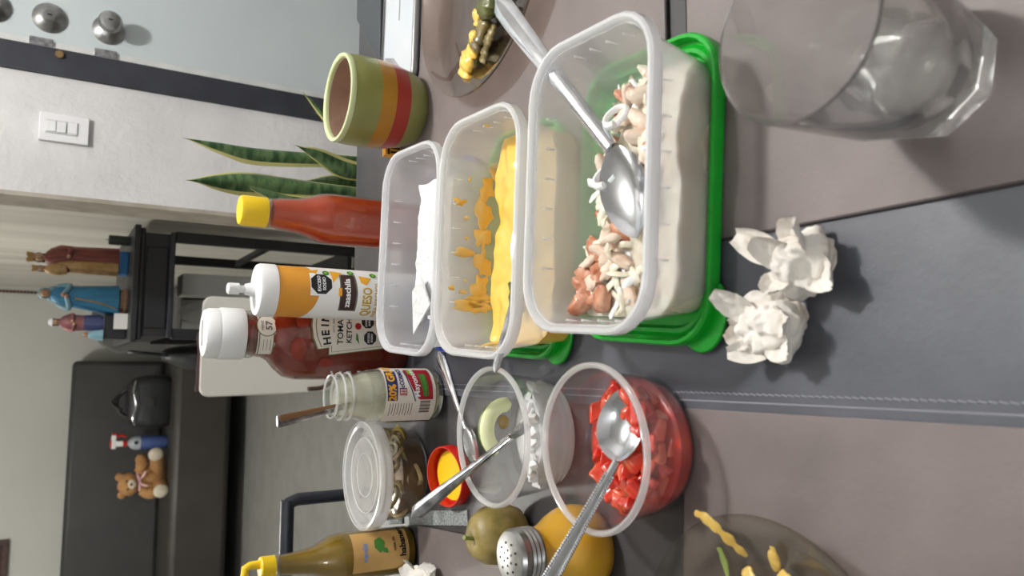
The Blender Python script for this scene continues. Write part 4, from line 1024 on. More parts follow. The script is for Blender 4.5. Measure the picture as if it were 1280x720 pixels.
polypatch('seal_box', [(-0.006, 0.1305), (0.0225, 0.1305), (0.0225, 0.1580), (-0.006, 0.1580)], fW, M['ink_white'], lb, 0.0007)
polypatch('seal', ngon(8, 0.0132, 0.0085, 0.1448, PI / 8), fW, M['ink_black'], lb, 0.0009)
print_text('lettering', 'EXCESO', 0.0052, 0.0085, 0.1475, fW, M['ink_white'], lb, 0.00015, 0.0013)
print_text('lettering', 'SODIO', 0.0052, 0.0085, 0.1415, fW, M['ink_white'], lb, 0.00015, 0.0013)
print_text('lettering', 'QUESO', 0.0155, -0.012, 0.0885, fW, M['ink_gold'], lb, 0.0005, 0.0009, sx=0.72)
print_text('lettering', 'PARA NACHOS', 0.0065, -0.010, 0.0770, fW, M['ink_gold'], lb, 0.0002, 0.0009)
for pts in ([(0.010, 0.131), (0.026, 0.118), (0.028, 0.133)], [(0.022, 0.0985), (0.019, 0.083), (0.009, 0.090), (0.012, 0.097)], [(0.026, 0.160), (0.030, 0.146), (0.021, 0.150)]):
    polypatch('nacho_chip', pts, fW, M['ink_orange'], lb, 0.0008)
for x, z in ((0.0235, 0.1380), (0.0265, 0.1075), (0.0240, 0.0800)):
    polypatch('pepper_slice', ngon(12, 0.0042, x, z, 0), fW, M['ink_green'], lb, 0.0010); polypatch('pepper_seed', ngon(8, 0.0020, x, z, 0), fW, M['ink_lime'], lb, 0.0012)

# ketchup
kb = thing('ketchup_bottle', 'broad glass ketchup bottle with a white flip cap, half hidden by the cheese bottle', 'bottle', (0.0440, 0.9680, TZ))
def ell(a, b_, z, n=48): return [(a * math.cos(2 * PI * k / n), b_ * math.sin(2 * PI * k / n), z) for k in range(n)]
kp = [(0.047, 0.026, 0), (0.0525, 0.031, 0.004), (0.0545, 0.033, 0.02), (0.0555, 0.034, 0.06), (0.0560, 0.034, 0.12), (0.0555, 0.0335, 0.145), (0.0520, 0.0325, 0.160), (0.0430, 0.030, 0.171), (0.0320, 0.027, 0.180), (0.0280, 0.0255, 0.188), (0.0262, 0.0250, 0.200), (0.0240, 0.024, 0.210)]
MB().rings([ell(a - .0012, b_ - .0012, z + (0.001 if i == 0 else 0)) for i, (a, b_, z) in enumerate(kp)]).build('ketchup', M['ketchup'], kb, angle=60)
MB().rings([ell(a, b_, z) for a, b_, z in kp]).build('glass', M['bottleglass'], kb, angle=60)
MB().lathe([(0.0225, 0.198), (0.0285, 0.199), (0.0292, 0.203), (0.0285, 0.2065), (0.0245, 0.208), (0.0225, 0.208)], 40).build('neck_bead', M['jarglass'], kb)
MB().lathe([(0.001, 0.210), (0.0305, 0.210), (0.0312, 0.213), (0.0312, 0.236), (0.0300, 0.2385), (0.0296, 0.2386), (0.0296, 0.2395), (0.0300, 0.2396), (0.0298, 0.250), (0.0275, 0.2545), (0.018, 0.2555), (0.001, 0.2556)], 48).build('flip_cap', M['whiteplastic'], kb)
MB().box((0.0, -0.0, 0.2556), (0.030, 0.003, 0.0008)).build('cap_slot', M['ink_grey'], kb)
fK = wrap_ell(0.0565, 0.0345); kx = 0.011
outline = [(-0.0295, 0.128), (-0.015, 0.1345), (0, 0.1365), (0.015, 0.1345), (0.0295, 0.128), (0.0275, 0.1135), (0.0365, 0.1130), (0.0260, 0.028), (-0.0260, 0.028), (-0.0365, 0.1130), (-0.0275, 0.1135)]
lb = polypatch('label_border', [(x + kx, z) for x, z in outline], fK, M['ink_olive'], kb, 0.0008)
lb = polypatch('label', [(x * 0.965 + kx, 0.078 + (z - 0.078) * 0.965) for x, z in outline], fK, M['label'], kb, 0.0011)
polypatch('label_inner_line', [(x * 0.885 + kx, 0.078 + (z - 0.078) * 0.90) for x, z in outline], fK, M['ink_olive'], lb, 0.0014)
polypatch('label_field', [(x * 0.865 + kx, 0.078 + (z - 0.078) * 0.882) for x, z in outline], fK, M['label'], lb, 0.0017)
for k, c in enumerate('HEINZ'):
    u = (k - 2) / 2
    print_text('lettering', c, 0.0135, kx + 0.0185 * u, 0.1185 - 0.0030 * u * u, fK, M['ink_black'], lb, 0.0004, 0.0023, rot=-0.16 * u)
print_text('lettering', "EST'D 1869", 0.0034, kx, 0.1075, fK, M['ink_black'], lb, 0.0, 0.0023)
print_text('lettering', 'TOMATO', 0.0105, kx, 0.0990, fK, M['ink_black'], lb, 0.0002, 0.0023)
print_text('lettering', 'KETCHUP', 0.0095, kx, 0.0875, fK, M['ink_black'], lb, 0.0002, 0.0023)
polypatch('tomato_mark', ngon(14, 0.0042, kx + 0.000, 0.0760), fK, M['ink_red'], lb, 0.0021)
polypatch('vine_mark', [(kx - 0.022, 0.074), (kx - 0.010, 0.0765), (kx - 0.008, 0.0785), (kx - 0.016, 0.079)], fK, M['ink_green'], lb, 0.0021)
for x, z in ((kx - 0.014, 0.0600), (kx + 0.006, 0.0630)):
    polypatch('seal', ngon(8, 0.0088, x, z, PI / 8), fK, M['ink_black'], lb, 0.0021)
    for dz, s_ in ((0.0022, 'EXCESO'), (-0.0022, 'SODIO')): print_text('lettering', s_, 0.0034, x, z + dz, fK, M['ink_white'], lb, 0.0001, 0.0025)
fN = wrap_ell(0.0295, 0.0268)
nl = patch('neck_label', -0.024, 0.024, 0.1765, 0.1975, fN, M['label'], kb, off=0.0008, nx=24)
for z in (0.1785, 0.1955): patch('label_line', -0.024, 0.024, z - 0.0006, z + 0.0006, fN, M['ink_olive'], nl, off=0.0011, nx=24, nz=1)
polypatch('emblem_ring', ngon(24, 0.0125, 0.009, 0.1870), fN, M['ink_olive'], nl, 0.0013); polypatch('emblem', ngon(24, 0.0115, 0.009, 0.1870), fN, M['label'], nl, 0.0016)
print_text('lettering', '57', 0.0105, 0.009, 0.1845, fN, M['ink_grey'], nl, 0.0003, 0.0020); print_text('lettering', 'HEINZ', 0.0038, 0.009, 0.1925, fN, M['ink_grey'], nl, 0.0001, 0.0020)
for k in range(3): patch('small_print', -0.019, -0.007, 0.1900 - 0.004 * k, 0.1906 - 0.004 * k, fN, M['ink_grey'], nl, off=0.0013, nx=6, nz=1)
for k, (z, w) in enumerate(((0.098, 0.004), (0.086, 0.004), (0.074, 0.009), (0.060, 0.009))):      # white bars of a level scale on the left flank
    polypatch('scale_bar', [(-0.0525, z), (-0.0445, z + 0.006), (-0.0445, z + 0.006 + w * 0.6), (-0.0525, z + w * 0.6)], fK, M['ink_white'], kb, 0.0008)
for x, z, rx, rz_ in ((0.012, 0.166, 0.016, 0.012), (-0.018, 0.150, 0.012, 0.010), (-0.035, 0.115, 0.006, 0.009), (0.02, 0.145, 0.012, 0.009), (0.004, 0.205, 0.012, 0.006), (-0.006, 0.172, 0.01, 0.006)):
    pts = [(x + rx * math.cos(a) * (1 + 0.4 * noise.noise((math.cos(a) * 2, x * 90, z * 50))), z + rz_ * math.sin(a) * (1 + 0.4 * noise.noise((math.sin(a) * 2, z * 90, 2)))) for a in [2 * PI * k / 16 for k in range(16)]]
    polypatch('sauce_smear', pts, wrap_ell(0.0565, 0.0345) if z < 0.155 else wrap_ell(0.034, 0.028), M['ketchupsmear'], kb, 0.0004)

# mayonnaise jar, open, with a spoon standing in it
mj = thing('mayonnaise_jar', 'open glass jar of mayonnaise with a coloured label behind the onion tub', 'jar', (-0.0300, 0.8640, TZ + 0.0018))
Rm = 0.0318
MB().lathe([(0.001, 0), (0.027, 0), (0.0300, 0.003), (Rm, 0.010), (Rm, 0.078), (0.0305, 0.088), (0.0275, 0.099), (0.0255, 0.104), (0.0250, 0.110), (0.0270, 0.111), (0.0270, 0.1135), (0.0252, 0.1145), (0.0252, 0.119), (0.0268, 0.120), (0.0268, 0.1225), (0.0250, 0.1235), (0.0250, 0.129), (0.0242, 0.131), (0.0230, 0.131),
            (0.0225, 0.129), (0.0225, 0.106), (0.0280, 0.088), (0.0290, 0.078), (0.0290, 0.010), (0.026, 0.006), (0.001, 0.006)], 48).build('glass', M['jarglass'], mj, angle=50)
MB().lathe([(0.001, 0.007), (0.0275, 0.007), (0.0286, 0.010), (0.0286, 0.028), (0.02, 0.030), (0.001, 0.026)], 40).build('mayonnaise', M['mayo'], mj)
MB().lathe([(0.0284, 0.028), (0.0286, 0.028), (0.0286, 0.082), (0.0270, 0.092), (0.0220, 0.108), (0.0220, 0.114), (0.0216, 0.114), (0.0216, 0.108), (0.0266, 0.092), (0.0282, 0.082)], 40).build('mayonnaise_film', M['mayofilm'], mj)
for r, z in ((0.0268, 0.1122), (0.0266, 0.1212), (0.0244, 0.1305)):
    MB().tube([(r * math.cos(a), r * math.sin(a), z) for a in [2 * PI * k / 48 for k in range(49)]], 0.0015, 8).build('neck_ring', M['clearrim'], mj)
b = MB()
for k in range(26):
    x = noise.noise((k * 1.7, 3.1, 0)) * 0.02; z = 0.062 + 0.014 * noise.noise((k * 2.3, 9.1, 4))
b.ball((-0.004, -0.0265, 0.062), (0.014, 0.0022, 0.012), 14, 9); b.build('mayonnaise_smear', M['mayo'], mj)
fM = wrap_cyl(Rm)
lb = patch('label', -0.036, 0.050, 0.013, 0.076, fM, M['label'], mj, nx=36)
polypatch('offer_panel', [(-0.005, 0.062), (0.010, 0.061), (0.022, 0.0605), (0.034, 0.060), (0.034, 0.0735), (0.022, 0.0745), (0.010, 0.0745), (-0.005, 0.0740)], fM, M['ink_blue'], lb, 0.0008)
print_text('lettering', '20% GRATIS', 0.0125, 0.0245, 0.0677, fM, M['ink_orange'], lb, 0.0005, 0.0014, sx=0.9)
print_text('lettering', 'McCORMICK', 0.0075, 0.0225, 0.0550, fM, M['ink_blue'], lb, 0.0003, 0.0010, sx=0.8)
polypatch('brand_square', [(0.001, 0.0500), (0.0095, 0.0500), (0.0095, 0.0590), (0.001, 0.0590)], fM, M['ink_red'], lb, 0.0009)
polypatch('brand_square_field', [(0.0022, 0.0512), (0.0083, 0.0512), (0.0083, 0.0578), (0.0022, 0.0578)], fM, M['ink_white'], lb, 0.0012)
for dx in (-0.0018, 0.0, 0.0018): polypatch('brand_stroke', [(0.0046 + dx, 0.0520), (0.0058 + dx, 0.0520), (0.0058 + dx, 0.0570), (0.0046 + dx, 0.0570)], fM, M['ink_red'], lb, 0.0015)
polypatch('blue_swoosh', [(-0.006, 0.0400), (0.004, 0.0435), (0.016, 0.0475), (0.034, 0.0500), (0.034, 0.0485), (0.016, 0.0460), (0.004, 0.0420), (-0.006, 0.0385)], fM, M['ink_blue'], lb, 0.0009)
polypatch('red_panel', [(-0.004, 0.0170), (0.012, 0.0170), (0.026, 0.0170), (0.038, 0.0170), (0.038, 0.0485), (0.026, 0.0475), (0.012, 0.0440), (0.000, 0.0385), (-0.004, 0.034)], fM, M['ink_red'], lb, 0.0008)
print_text('lettering', 'Mayonesa', 0.0098, 0.0180, 0.0385, fM, M['ink_white'], lb, 0.0002, 0.0013, rot=0.10)
polypatch('green_panel', [(0.000, 0.0225), (0.014, 0.0225), (0.028, 0.0235), (0.028, 0.0325), (0.014, 0.0310), (0.000, 0.0290)], fM, M['ink_green'], lb, 0.0011)
print_text('lettering', 'con jugo de limones', 0.0034, 0.0130, 0.0268, fM, M['ink_lime'], lb, 0.0, 0.0015)
polypatch('lime_wedge', [(0.026, 0.0400), (0.036, 0.0370), (0.036, 0.0450), (0.028, 0.0450)], fM, M['ink_lime'], lb, 0.0013)
for k in range(9): patch('small_print', -0.024 + 0.002 * (k % 2), -0.008, 0.0700 - 0.0034 * k, 0.0708 - 0.0034 * k, fM, M['ink_grey'], lb, off=0.0008, nx=6, nz=1)
for k in range(11):
    w = 0.0005 + 0.0005 * (k * 7 % 3 == 0); patch('barcode_bar', -0.020 + 0.0014 * k, -0.020 + 0.0014 * k + w, 0.0200, 0.0330, fM, M['ink_brown'], lb, off=0.0008, nx=1, nz=1)
ms = thing('table_knife', 'steel knife with a painted tan reflection on its handle, standing in the open mayonnaise jar', 'knife', (-0.038, 0.868, 0.800))
d0 = Vector((0.000, 0.0, 0.0)); 
A = Vector((0.010, 0.006, -0.020)); B = Vector((-0.004, -0.010, 0.072)); E_ = Vector((-0.0165, -0.0225, 0.147))
def bar(name, p, q, w0, w1, th, mat):
    d = (q - p).normalized(); sd = d.cross(Vector((0.3, 1, 0))).normalized(); nn = sd.cross(d)
    rs_ = []
    for u in (0, 0.04, 0.3, 0.7, 0.96, 1.0):
        w = lerp(w0, w1, u) * (0.8 if u in (0, 1.0) else 1) / 2
        rs_.append([p + (q - p) * u + sd * (w * math.cos(a)) + nn * (th * math.sin(a)) for a in [2 * PI * k / 12 for k in range(12)]])
    MB().rings(rs_).build(name, mat, ms)
bar('blade', A, B, 0.012, 0.008, 0.0007, M['spoon']); bar('handle', B, E_, 0.008, 0.0165, 0.0028, M['oldsteel'])
bar('handle_reflection', B + Vector((0.002, -0.0026, 0.004)), E_ + Vector((0.0025, -0.0024, -0.002)), 0.005, 0.010, 0.0012, M['handlereflection'])  # tan strip stands for the brown reflection in the steel handle

# green sauce bottle
gb = thing('green_sauce_bottle', 'olive green sauce bottle with a tan label and yellow pouring spout', 'bottle', (-0.2280, 0.9380, TZ), rz=0.0)
Rg = 0.0292
MB().lathe([(0.001, 0.002), (0.026, 0.002), (0.0278, 0.006), (0.0282, 0.02), (0.0282, 0.090), (0.0262, 0.102), (0.0205, 0.114), (0.0155, 0.124), (0.0128, 0.142), (0.0105, 0.166), (0.001, 0.167)], 44).build('sauce', M['habanero'], gb)
MB().lathe([(0.001, 0), (0.0270, 0), (0.0288, 0.005), (Rg, 0.02), (Rg, 0.091), (0.0272, 0.104), (0.0215, 0.116), (0.0165, 0.126), (0.0138, 0.144), (0.0118, 0.166), (0.0116, 0.172), (0.001, 0.172)], 44).build('glass', M['bottleglass'], gb)
MB().lathe([(0.0105, 0.165), (0.0140, 0.1655), (0.0146, 0.168), (0.0140, 0.1705), (0.0105, 0.171)], 32).build('neck_bead', M['jarglass'], gb)
MB().lathe([(0.001, 0.171), (0.0125, 0.171), (0.0125, 0.186), (0.0112, 0.1875), (0.001, 0.188)], 32).build('cap', M['yellowcap'], gb)
MB().tube([(0.004, 0, 0.187), (0.004, 0, 0.198), (0.0015, 0, 0.2035), (-0.006, 0, 0.2045), (-0.013, 0, 0.199)], [0.0052, 0.0048, 0.0046, 0.0044, 0.0034], 14).build('spout', M['yellowcap'], gb)
fG = wrap_cyl(Rg)
lb = patch('label', -0.016, 0.036, 0.012, 0.084, fG, M['labelbeige'], gb, nx=24)
print_text('lettering', 'habanero', 0.0110, 0.0200, 0.0200, fG, M['ink_black'], lb, 0.0004, 0.0010)
print_text('lettering', 'salsa de', 0.0055, 0.0150, 0.0310, fG, M['ink_brown'], lb, 0.0001, 0.0010)
print_text('lettering', 'verde', 0.0095, 0.0080, 0.0690, fG, M['ink_skyblue'], lb, 0.0004, 0.0010)
for pts in ([(0.006, 0.0500), (0.013, 0.0570), (0.022, 0.0560), (0.026, 0.0480), (0.018, 0.0430), (0.010, 0.0450)], [(0.005, 0.040), (0.011, 0.0405), (0.012, 0.047), (0.007, 0.0465)]):
    polypatch('leaf_print', pts, fG, M['ink_green'], lb, 0.0009)

# ------------------------------------------------------------------ plates with scraps
def dish(name, label, loc, prof, mat, cat):
    t = thing(name, label, cat, loc)
    MB().lathe(prof, 72).build('dish_body', mat, t, angle=40); return t
MZ = TZ + 0.0036
dish('glass_plate', 'smoky glass plate with grilled peppers and melted cheese', (0.4445, 0.7180, MZ),
     [(0.001, 0.002), (0.055, 0.002), (0.060, 0.0), (0.068, 0.0), (0.072, 0.002), (0.100, 0.008), (0.125, 0.016), (0.138, 0.0225), (0.1402, 0.0245), (0.1395, 0.026), (0.137, 0.0255), (0.124, 0.0190), (0.099, 0.0108), (0.088, 0.0062), (0.070, 0.0050), (0.001, 0.0050)], M['smokeglass'], 'plate')
dish('glass_bowl', 'smoky glass dish with yellow pepper scraps in the lower photo corner', (-0.1985, 0.3440, MZ),
     [(0.001, 0.002), (0.050, 0.002), (0.054, 0.0), (0.060, 0.0), (0.064, 0.002), (0.080, 0.008), (0.095, 0.0155), (0.105, 0.0225), (0.1070, 0.0245), (0.1062, 0.026), (0.104, 0.0255), (0.094, 0.0182), (0.079, 0.0108), (0.066, 0.0055), (0.001, 0.0048)], M['darkglass'], 'dish')
def strip(name, label, cat, pts, rad, mat, flat=0.5, group=None, lump=0.25, extra=None):
    P = smooth_path(pts, 10); c = P[len(P) // 2].copy(); n = len(P)
    b = MB(); rr = [rad * (0.45 + 0.6 * math.sin(PI * (i + 0.6) / (n + 0.2)) ** 0.7) * (1 + lump * noise.noise(p * 190)) for i, p in enumerate(P)]
    b.tube([p - c for p in P], rr, 14, flat=flat); b.v = [tuple(Vector(q) * (1 + 0.0) + 0.16 * rad * lump * noise.noise_vector(Vector(q) * 260)) for q in b.v]; o = b.build(name, mat, None, loc=c, angle=70)
    tag(o, label, cat, group); return o
PZ = MZ + 0.0095
gp = 'grilled pepper pieces on the glass plate'
for pts, r, mt, lab in (
    ([(0.408, 0.699, PZ), (0.383, 0.711, PZ + .006), (0.363, 0.731, PZ + .006), (0.343, 0.754, PZ)], 0.010, 'pepperbrown', 'long charred pepper strip along the middle of the scraps on the plate'),
    ([(0.420, 0.681, PZ + .006), (0.400, 0.691, PZ + .012), (0.380, 0.699, PZ + .010)], 0.013, 'peppergreen', 'thick green grilled pepper lump at the upper end of the scraps on the plate'),
    ([(0.392, 0.721, PZ), (0.376, 0.743, PZ + .002), (0.350, 0.769, PZ)], 0.0065, 'peppergreen', 'narrow dark green pepper strip on the far edge of the scraps on the plate'),
    ([(0.378, 0.699, PZ), (0.360, 0.709, PZ + .003), (0.344, 0.725, PZ)], 0.007, 'pepperbrown', 'short charred pepper strip on the near edge of the scraps on the plate'),
    ([(0.432, 0.673, PZ + .002), (0.440, 0.659, PZ + .006), (0.450, 0.649, PZ + .006)], 0.007, 'stem', 'pale green pepper stem pointing off the plate scraps')):
    strip('grilled_pepper', lab, 'pepper', pts, r * 1.3, M[mt], 0.5, gp, lump=0.7)
for pts, r, lab in (
    ([(0.360, 0.731, PZ + .008), (0.346, 0.751, PZ + .008), (0.334, 0.761, PZ + .001)], 0.0125, 'large yellow cheese blob at the lower end of the plate scraps'),
    ([(0.400, 0.709, PZ + .010), (0.390, 0.717, PZ + .012), (0.383, 0.721, PZ + .006)], 0.0085, 'middle yellow cheese blob on the plate scraps'),
    ([(0.424, 0.665, PZ + .004), (0.416, 0.661, PZ + .008), (0.408, 0.663, PZ + .002)], 0.009, 'small yellow cheese blob near the plate rim by the serving spoon'),
    ([(0.368, 0.733, PZ + .012), (0.372, 0.725, PZ + .013), (0.376, 0.721, PZ + .012)], 0.005, 'glossy pale cheese streak across the plate scraps')):
    strip('cheese_blob', lab, 'cheese', pts, r * 1.15, M['cheese'], 0.45, 'cheese blobs on the plate', lump=0.7)
BZ = MZ + 0.0075
for nm, pts, r, mt, lab in (
    ('pepper_peel', [(-0.098, 0.398, BZ + .016), (-0.100, 0.384, BZ + .019), (-0.112, 0.371, BZ + .012), (-0.122, 0.364, BZ + .004)], 0.0042, 'pepperyellow', 'curved yellow pepper peel hooked over the rim of the glass dish'),
    ('chili_stalk', [(-0.119, 0.383, BZ + .010), (-0.128, 0.382, BZ + .006), (-0.147, 0.383, BZ)], 0.0030, 'stem', 'thin green pepper stem in the glass dish'),
    ('pepper_peel', [(-0.130, 0.366, BZ + .003), (-0.142, 0.358, BZ + .005), (-0.160, 0.350, BZ)], 0.0060, 'pepperyellow', 'straight yellow pepper peel next to the green stem in the glass dish'),
    ('pepper_peel', [(-0.110, 0.336, BZ + .012), (-0.118, 0.338, BZ + .008), (-0.126, 0.342, BZ + .003)], 0.0055, 'pepperyellow', 'short yellow pepper peel near the bright rim of the glass dish'),
    ('pepper_peel', [(-0.126, 0.336, BZ + .006), (-0.138, 0.324, BZ + .009), (-0.152, 0.314, BZ + .002)], 0.0085, 'pepperyellow', 'broad pale yellow pepper peel toward the near side of the glass dish')):
    strip(nm, lab, 'pepper', pts, r * 0.8, M[mt], 0.3, lump=0.7)

# ------------------------------------------------------------------ shaker and fruit
sk = thing('salt_shaker', 'yellow ceramic shaker with a perforated metal cap by the tomato tub', 'shaker', (-0.1510, 0.5480, TZ + 0.0002))
MB().lathe([(0.001, 0), (0.027, 0), (0.032, 0.003), (0.0355, 0.012), (0.0365, 0.021), (0.0350, 0.031), (0.0305, 0.041), (0.0245, 0.050), (0.0210, 0.059), (0.0205, 0.068), (0.001, 0.069)], 48).build('shaker_body', M['shaker'], sk)
cp = MB().lathe([(0.0195, 0.064), (0.0225, 0.064), (0.0230, 0.066), (0.0218, 0.068), (0.0230, 0.070), (0.0218, 0.072), (0.0230, 0.074), (0.0218, 0.076), (0.0228, 0.078), (0.0226, 0.0825), (0.0205, 0.0855), (0.010, 0.0872), (0.001, 0.0875)], 48).build('cap', M['steel'], sk, angle=25)
for k, (r, a) in enumerate([(0, 0)] + [(0.006, 2 * PI * k / 6) for k in range(6)] + [(0.012, 2 * PI * k / 9 + 0.3) for k in range(9)]):
    MB().lathe([(0.0001, 0.0868), (0.0010, 0.0868), (0.0010, 0.0878 - r * 0.04), (0.0001, 0.0878 - r * 0.04)], 10, (r * math.cos(a), r * math.sin(a), 0.0)).build('hole', M['ink_black'], cp)
fr = thing('green_fruit', 'olive green fruit with a short green stem behind the shaker', 'fruit', (-0.1590, 0.660, TZ + 0.0002))
b = MB(); b.lathe([(0.001, 0.0), (0.016, 0.001), (0.026, 0.008), (0.0315, 0.020), (0.0325, 0.032), (0.0295, 0.046), (0.022, 0.056), (0.012, 0.0595), (0.004, 0.0585), (0.001, 0.0575)], 40)
b.v = [(x * 0.88, y * 0.88, z) for x, y, z in b.v]; b.v = [(x * (1 + 0.05 * math.cos(3 * math.atan2(y, x))), y * (1 + 0.05 * math.cos(3 * math.atan2(y, x))), z) for x, y, z in b.v]; b.build('fruit_body', M['fruit'], fr)
MB().tube([(0, 0, 0.0565), (0.001, -0.002, 0.063), (0.003, -0.005, 0.070)], [0.0022, 0.0017, 0.0020], 8).build('stem', M['stem'], fr)

# ------------------------------------------------------------------ tablet, cover, little striped box
ph = thing('tablet', 'tablet with a lit screen in a clear case beside the flowerpot', 'tablet', (0.500, 0.968, MZ), -0.06)
MB().rings([rrect(0.104, 0.054, 0.012, z) for z in (0.0, 0.0085)]).build('device_body', M['phoneglass'], ph, bevel=0.001)
q = [(0.1048, 0.0548, 0.013, 0.0), (0.1075, 0.0575, 0.015, 0.001), (0.1080, 0.0580, 0.0155, 0.009), (0.1065, 0.0565, 0.015, 0.0105), (0.1045, 0.0545, 0.013, 0.0105), (0.1045, 0.0545, 0.013, 0.0)]
MB().rings([rrect(*p) for p in q], False, False).build('clear_case', M['phonecase'], ph)
q = [(0.108, 0.0581, 0.0155, 0.0), (0.1082, 0.0582, 0.0155, 0.0032), (0.107, 0.057, 0.015, 0.0032), (0.107, 0.057, 0.015, 0.0)]
MB().rings([rrect(*p) for p in q], False, False).build('case_edge', M['blackmetal'], ph)
MB().rings([rrect(0.099, 0.049, 0.006, z) for z in (0.0085, 0.0088)]).build('screen', M['phonescreen'], ph)
b = MB(); b.rings([[(x, y, z) for x, y in ((-0.097, -0.020), (-0.080, -0.012), (-0.060, 0.012), (-0.050, 0.046), (-0.097, 0.046))] for z in (0.0089, 0.0090)]); b.build('screen_picture', M['phonepic'], ph, smooth=False)
b = MB(); b.rings([[(x, y, z) for x, y in ((-0.010, -0.004), (0.070, -0.004), (0.070, 0.000), (-0.010, 0.000))] for z in (0.0089, 0.0090)]); b.build('screen_line', M['phonepic'], ph, smooth=False)
nb = thing('tablet_cover', 'dark grey folded cover lying behind the tablet at the table edge', 'cover', (0.60, 1.09, TZ))
b = MB(); b.rings([[(x - 0.60, y - 1.09, z) for x, y in ((0.452, 1.040), (0.562, 1.143), (0.78, 1.150), (0.78, 1.040))] for z in (0.0, 0.012)]); b.build('cover_panel', M['slate'], nb, smooth=False, bevel=0.002)
bx = thing('striped_box', 'tiny orange and black striped box between the flowerpot and the napkin container', 'box', (0.3070, 0.982, TZ + 0.0036), 0.1)
MB().box((0, 0, 0.011), (0.020, 0.012, 0.022)).build('box_body', M['ink_orange'], bx, smooth=False)
for k in range(3): MB().box((-0.006 + 0.006 * k, -0.0062, 0.008), (0.0028, 0.0006, 0.014)).build('stripe', M['ink_black'], bx, smooth=False)
MB().box((0, -0.0062, 0.0175), (0.020, 0.0008, 0.003)).build('stripe', M['ink_black'], bx, smooth=False)

# ------------------------------------------------------------------ chairs
fc = thing('metal_chair', 'black tubular metal chair at the far left end of the table', 'chair', (-0.43, 1.30, 0))
for x in (-0.2, 0.217): MB().tube([(x, 0.03, 0), (x, 0.01, 0.45), (x, 0, 0.79), (x * 0.97, 0, 0.806)], 0.0105, 12).build('back_leg', M['blackmetal'], fc)
MB().tube([(-0.2, 0, 0.806), (0.217, 0, 0.806)], 0.0115, 12).build('top_rail', M['blackmetal'], fc)
MB().tube([(-0.2, 0, 0.650), (0.217, 0, 0.650)], 0.0105, 12).build('middle_rail', M['blackmetal'], fc)
for x in (-0.19, 0.205): MB().tube([(x, -0.36, 0), (x, -0.36, 0.44)], 0.0105, 12).build('front_leg', M['blackmetal'], fc)
MB().rings([rrect(0.215, 0.19, 0.04, z, c=(0.008, -0.18)) for z in (0.44, 0.475)]).build('seat', M['slate'], fc, bevel=0.006)

wc = thing('plastic_chair', 'off white plastic chair with a plain backrest behind the ketchup bottle', 'chair', (0.062, 2.10, 0))
def backpanel(w, z0, z1, r, th, curve):
    pts = []
    for k in range(9): a = PI / 2 * k / 8; pts.append((w - r + r * math.cos(a), z1 - r + r * math.sin(a)))
    for k in range(9): a = PI / 2 + PI / 2 * k / 8; pts.append((-w + r + r * math.cos(a), z1 - r + r * math.sin(a)))
    pts += [(-w * 0.97, lerp(z1, z0, 0.6)), (-w * 0.90, z0), (w * 0.90, z0), (w * 0.97, lerp(z1, z0, 0.6))]
    f = lambda x, z, o: (x, o - curve * (x / w) ** 2 + 0.06 * (z - z0), z)
    return MB().rings([[f(x, z, 0.0) for x, z in pts], [f(x, z, th) for x, z in pts]])
backpanel(0.130, 0.47, 0.812, 0.022, 0.022, 0.02).build('backrest', M['whitechair'], wc, bevel=0.004)
MB().rings([rrect(0.165, 0.17, 0.05, z, c=(0, -0.15)) for z in (0.435, 0.47)]).build('seat', M['whitechair'], wc, bevel=0.008)
for x, y in ((-0.13, 0.0), (0.13, 0.0), (-0.14, -0.29), (0.14, -0.29)):
    MB().tube([(x * 1.12, y * 1.08, 0), (x, y, 0.44)], [0.012, 0.018], 12).build('leg', M['whitechair'], wc)
MB().tube(smooth_path([(-0.088, -0.035, 0.475), (-0.108, -0.036, 0.505), (-0.112, -0.036, 0.545)], 6), 0.010, 10, flat=0.6).build('grip_slot', M['ink_brown'], wc)
mc = thing('maroon_cloth', 'dark maroon cloth hung over the top of the off white chair', 'cloth', (0.02, 2.138, 0.787))
b = MB(); rings = []
for k in range(14):
    x = -0.075 + 0.155 * k / 13; w = 0.020 + 0.006 * noise.noise((x * 30, 0, 0)); h = 0.018 + 0.010 * noise.noise((x * 24, 2, 0))
    rings.append([(x, w * math.cos(a) , h * math.sin(a) + 0.012) for a in [2 * PI * q / 14 for q in range(14)]])
b.rings(rings); b.build('cloth_fold', M['maroon'], mc)
MB().tube(smooth_path([(0.0, 0.02, 0.02), (-0.02, 0.035, -0.08), (0.01, 0.03, -0.2), (-0.01, 0.03, -0.30)], 6), [0.03] * 7 + [0.04] * 6 + [0.045] * 6, 12, flat=0.5).build('hanging_end', M['blackbag'], mc)

# ------------------------------------------------------------------ black stand with statuettes
cx0, cx1, cy0, cy1 = 0.098, 0.448, 2.66, 3.26
cs = thing('black_stand', 'tall black wooden stand holding the painted statuettes in the alcove', 'stand', ((cx0 + cx1) / 2, (cy0 + cy1) / 2, 0))
W, D = (cx1 - cx0) / 2, (cy1 - cy0) / 2
MB().box((0, 0, 0.922), (2 * W + 0.02, 2 * D + 0.02, 0.018)).build('top_board', M['blackwood'], cs, bevel=0.003)
MB().box((0, 0, 0.906), (2 * W + 0.005, 2 * D + 0.005, 0.014)).build('top_moulding', M['blackwood'], cs, bevel=0.004)
MB().box((0, 0, 0.855), (2 * W - 0.02, 2 * D - 0.02, 0.09)).build('apron', M['blackwood'], cs, bevel=0.002)
MB().box((0, -D + 0.004, 0.818), (2 * W - 0.01, 0.02, 0.016)).build('lower_moulding', M['blackmetal'], cs, bevel=0.004)
MB().box((-0.01, -D + 0.007, 0.861), (2 * W - 0.09, 0.008, 0.062)).build('drawer_front', M['blackwood'], cs, bevel=0.003)
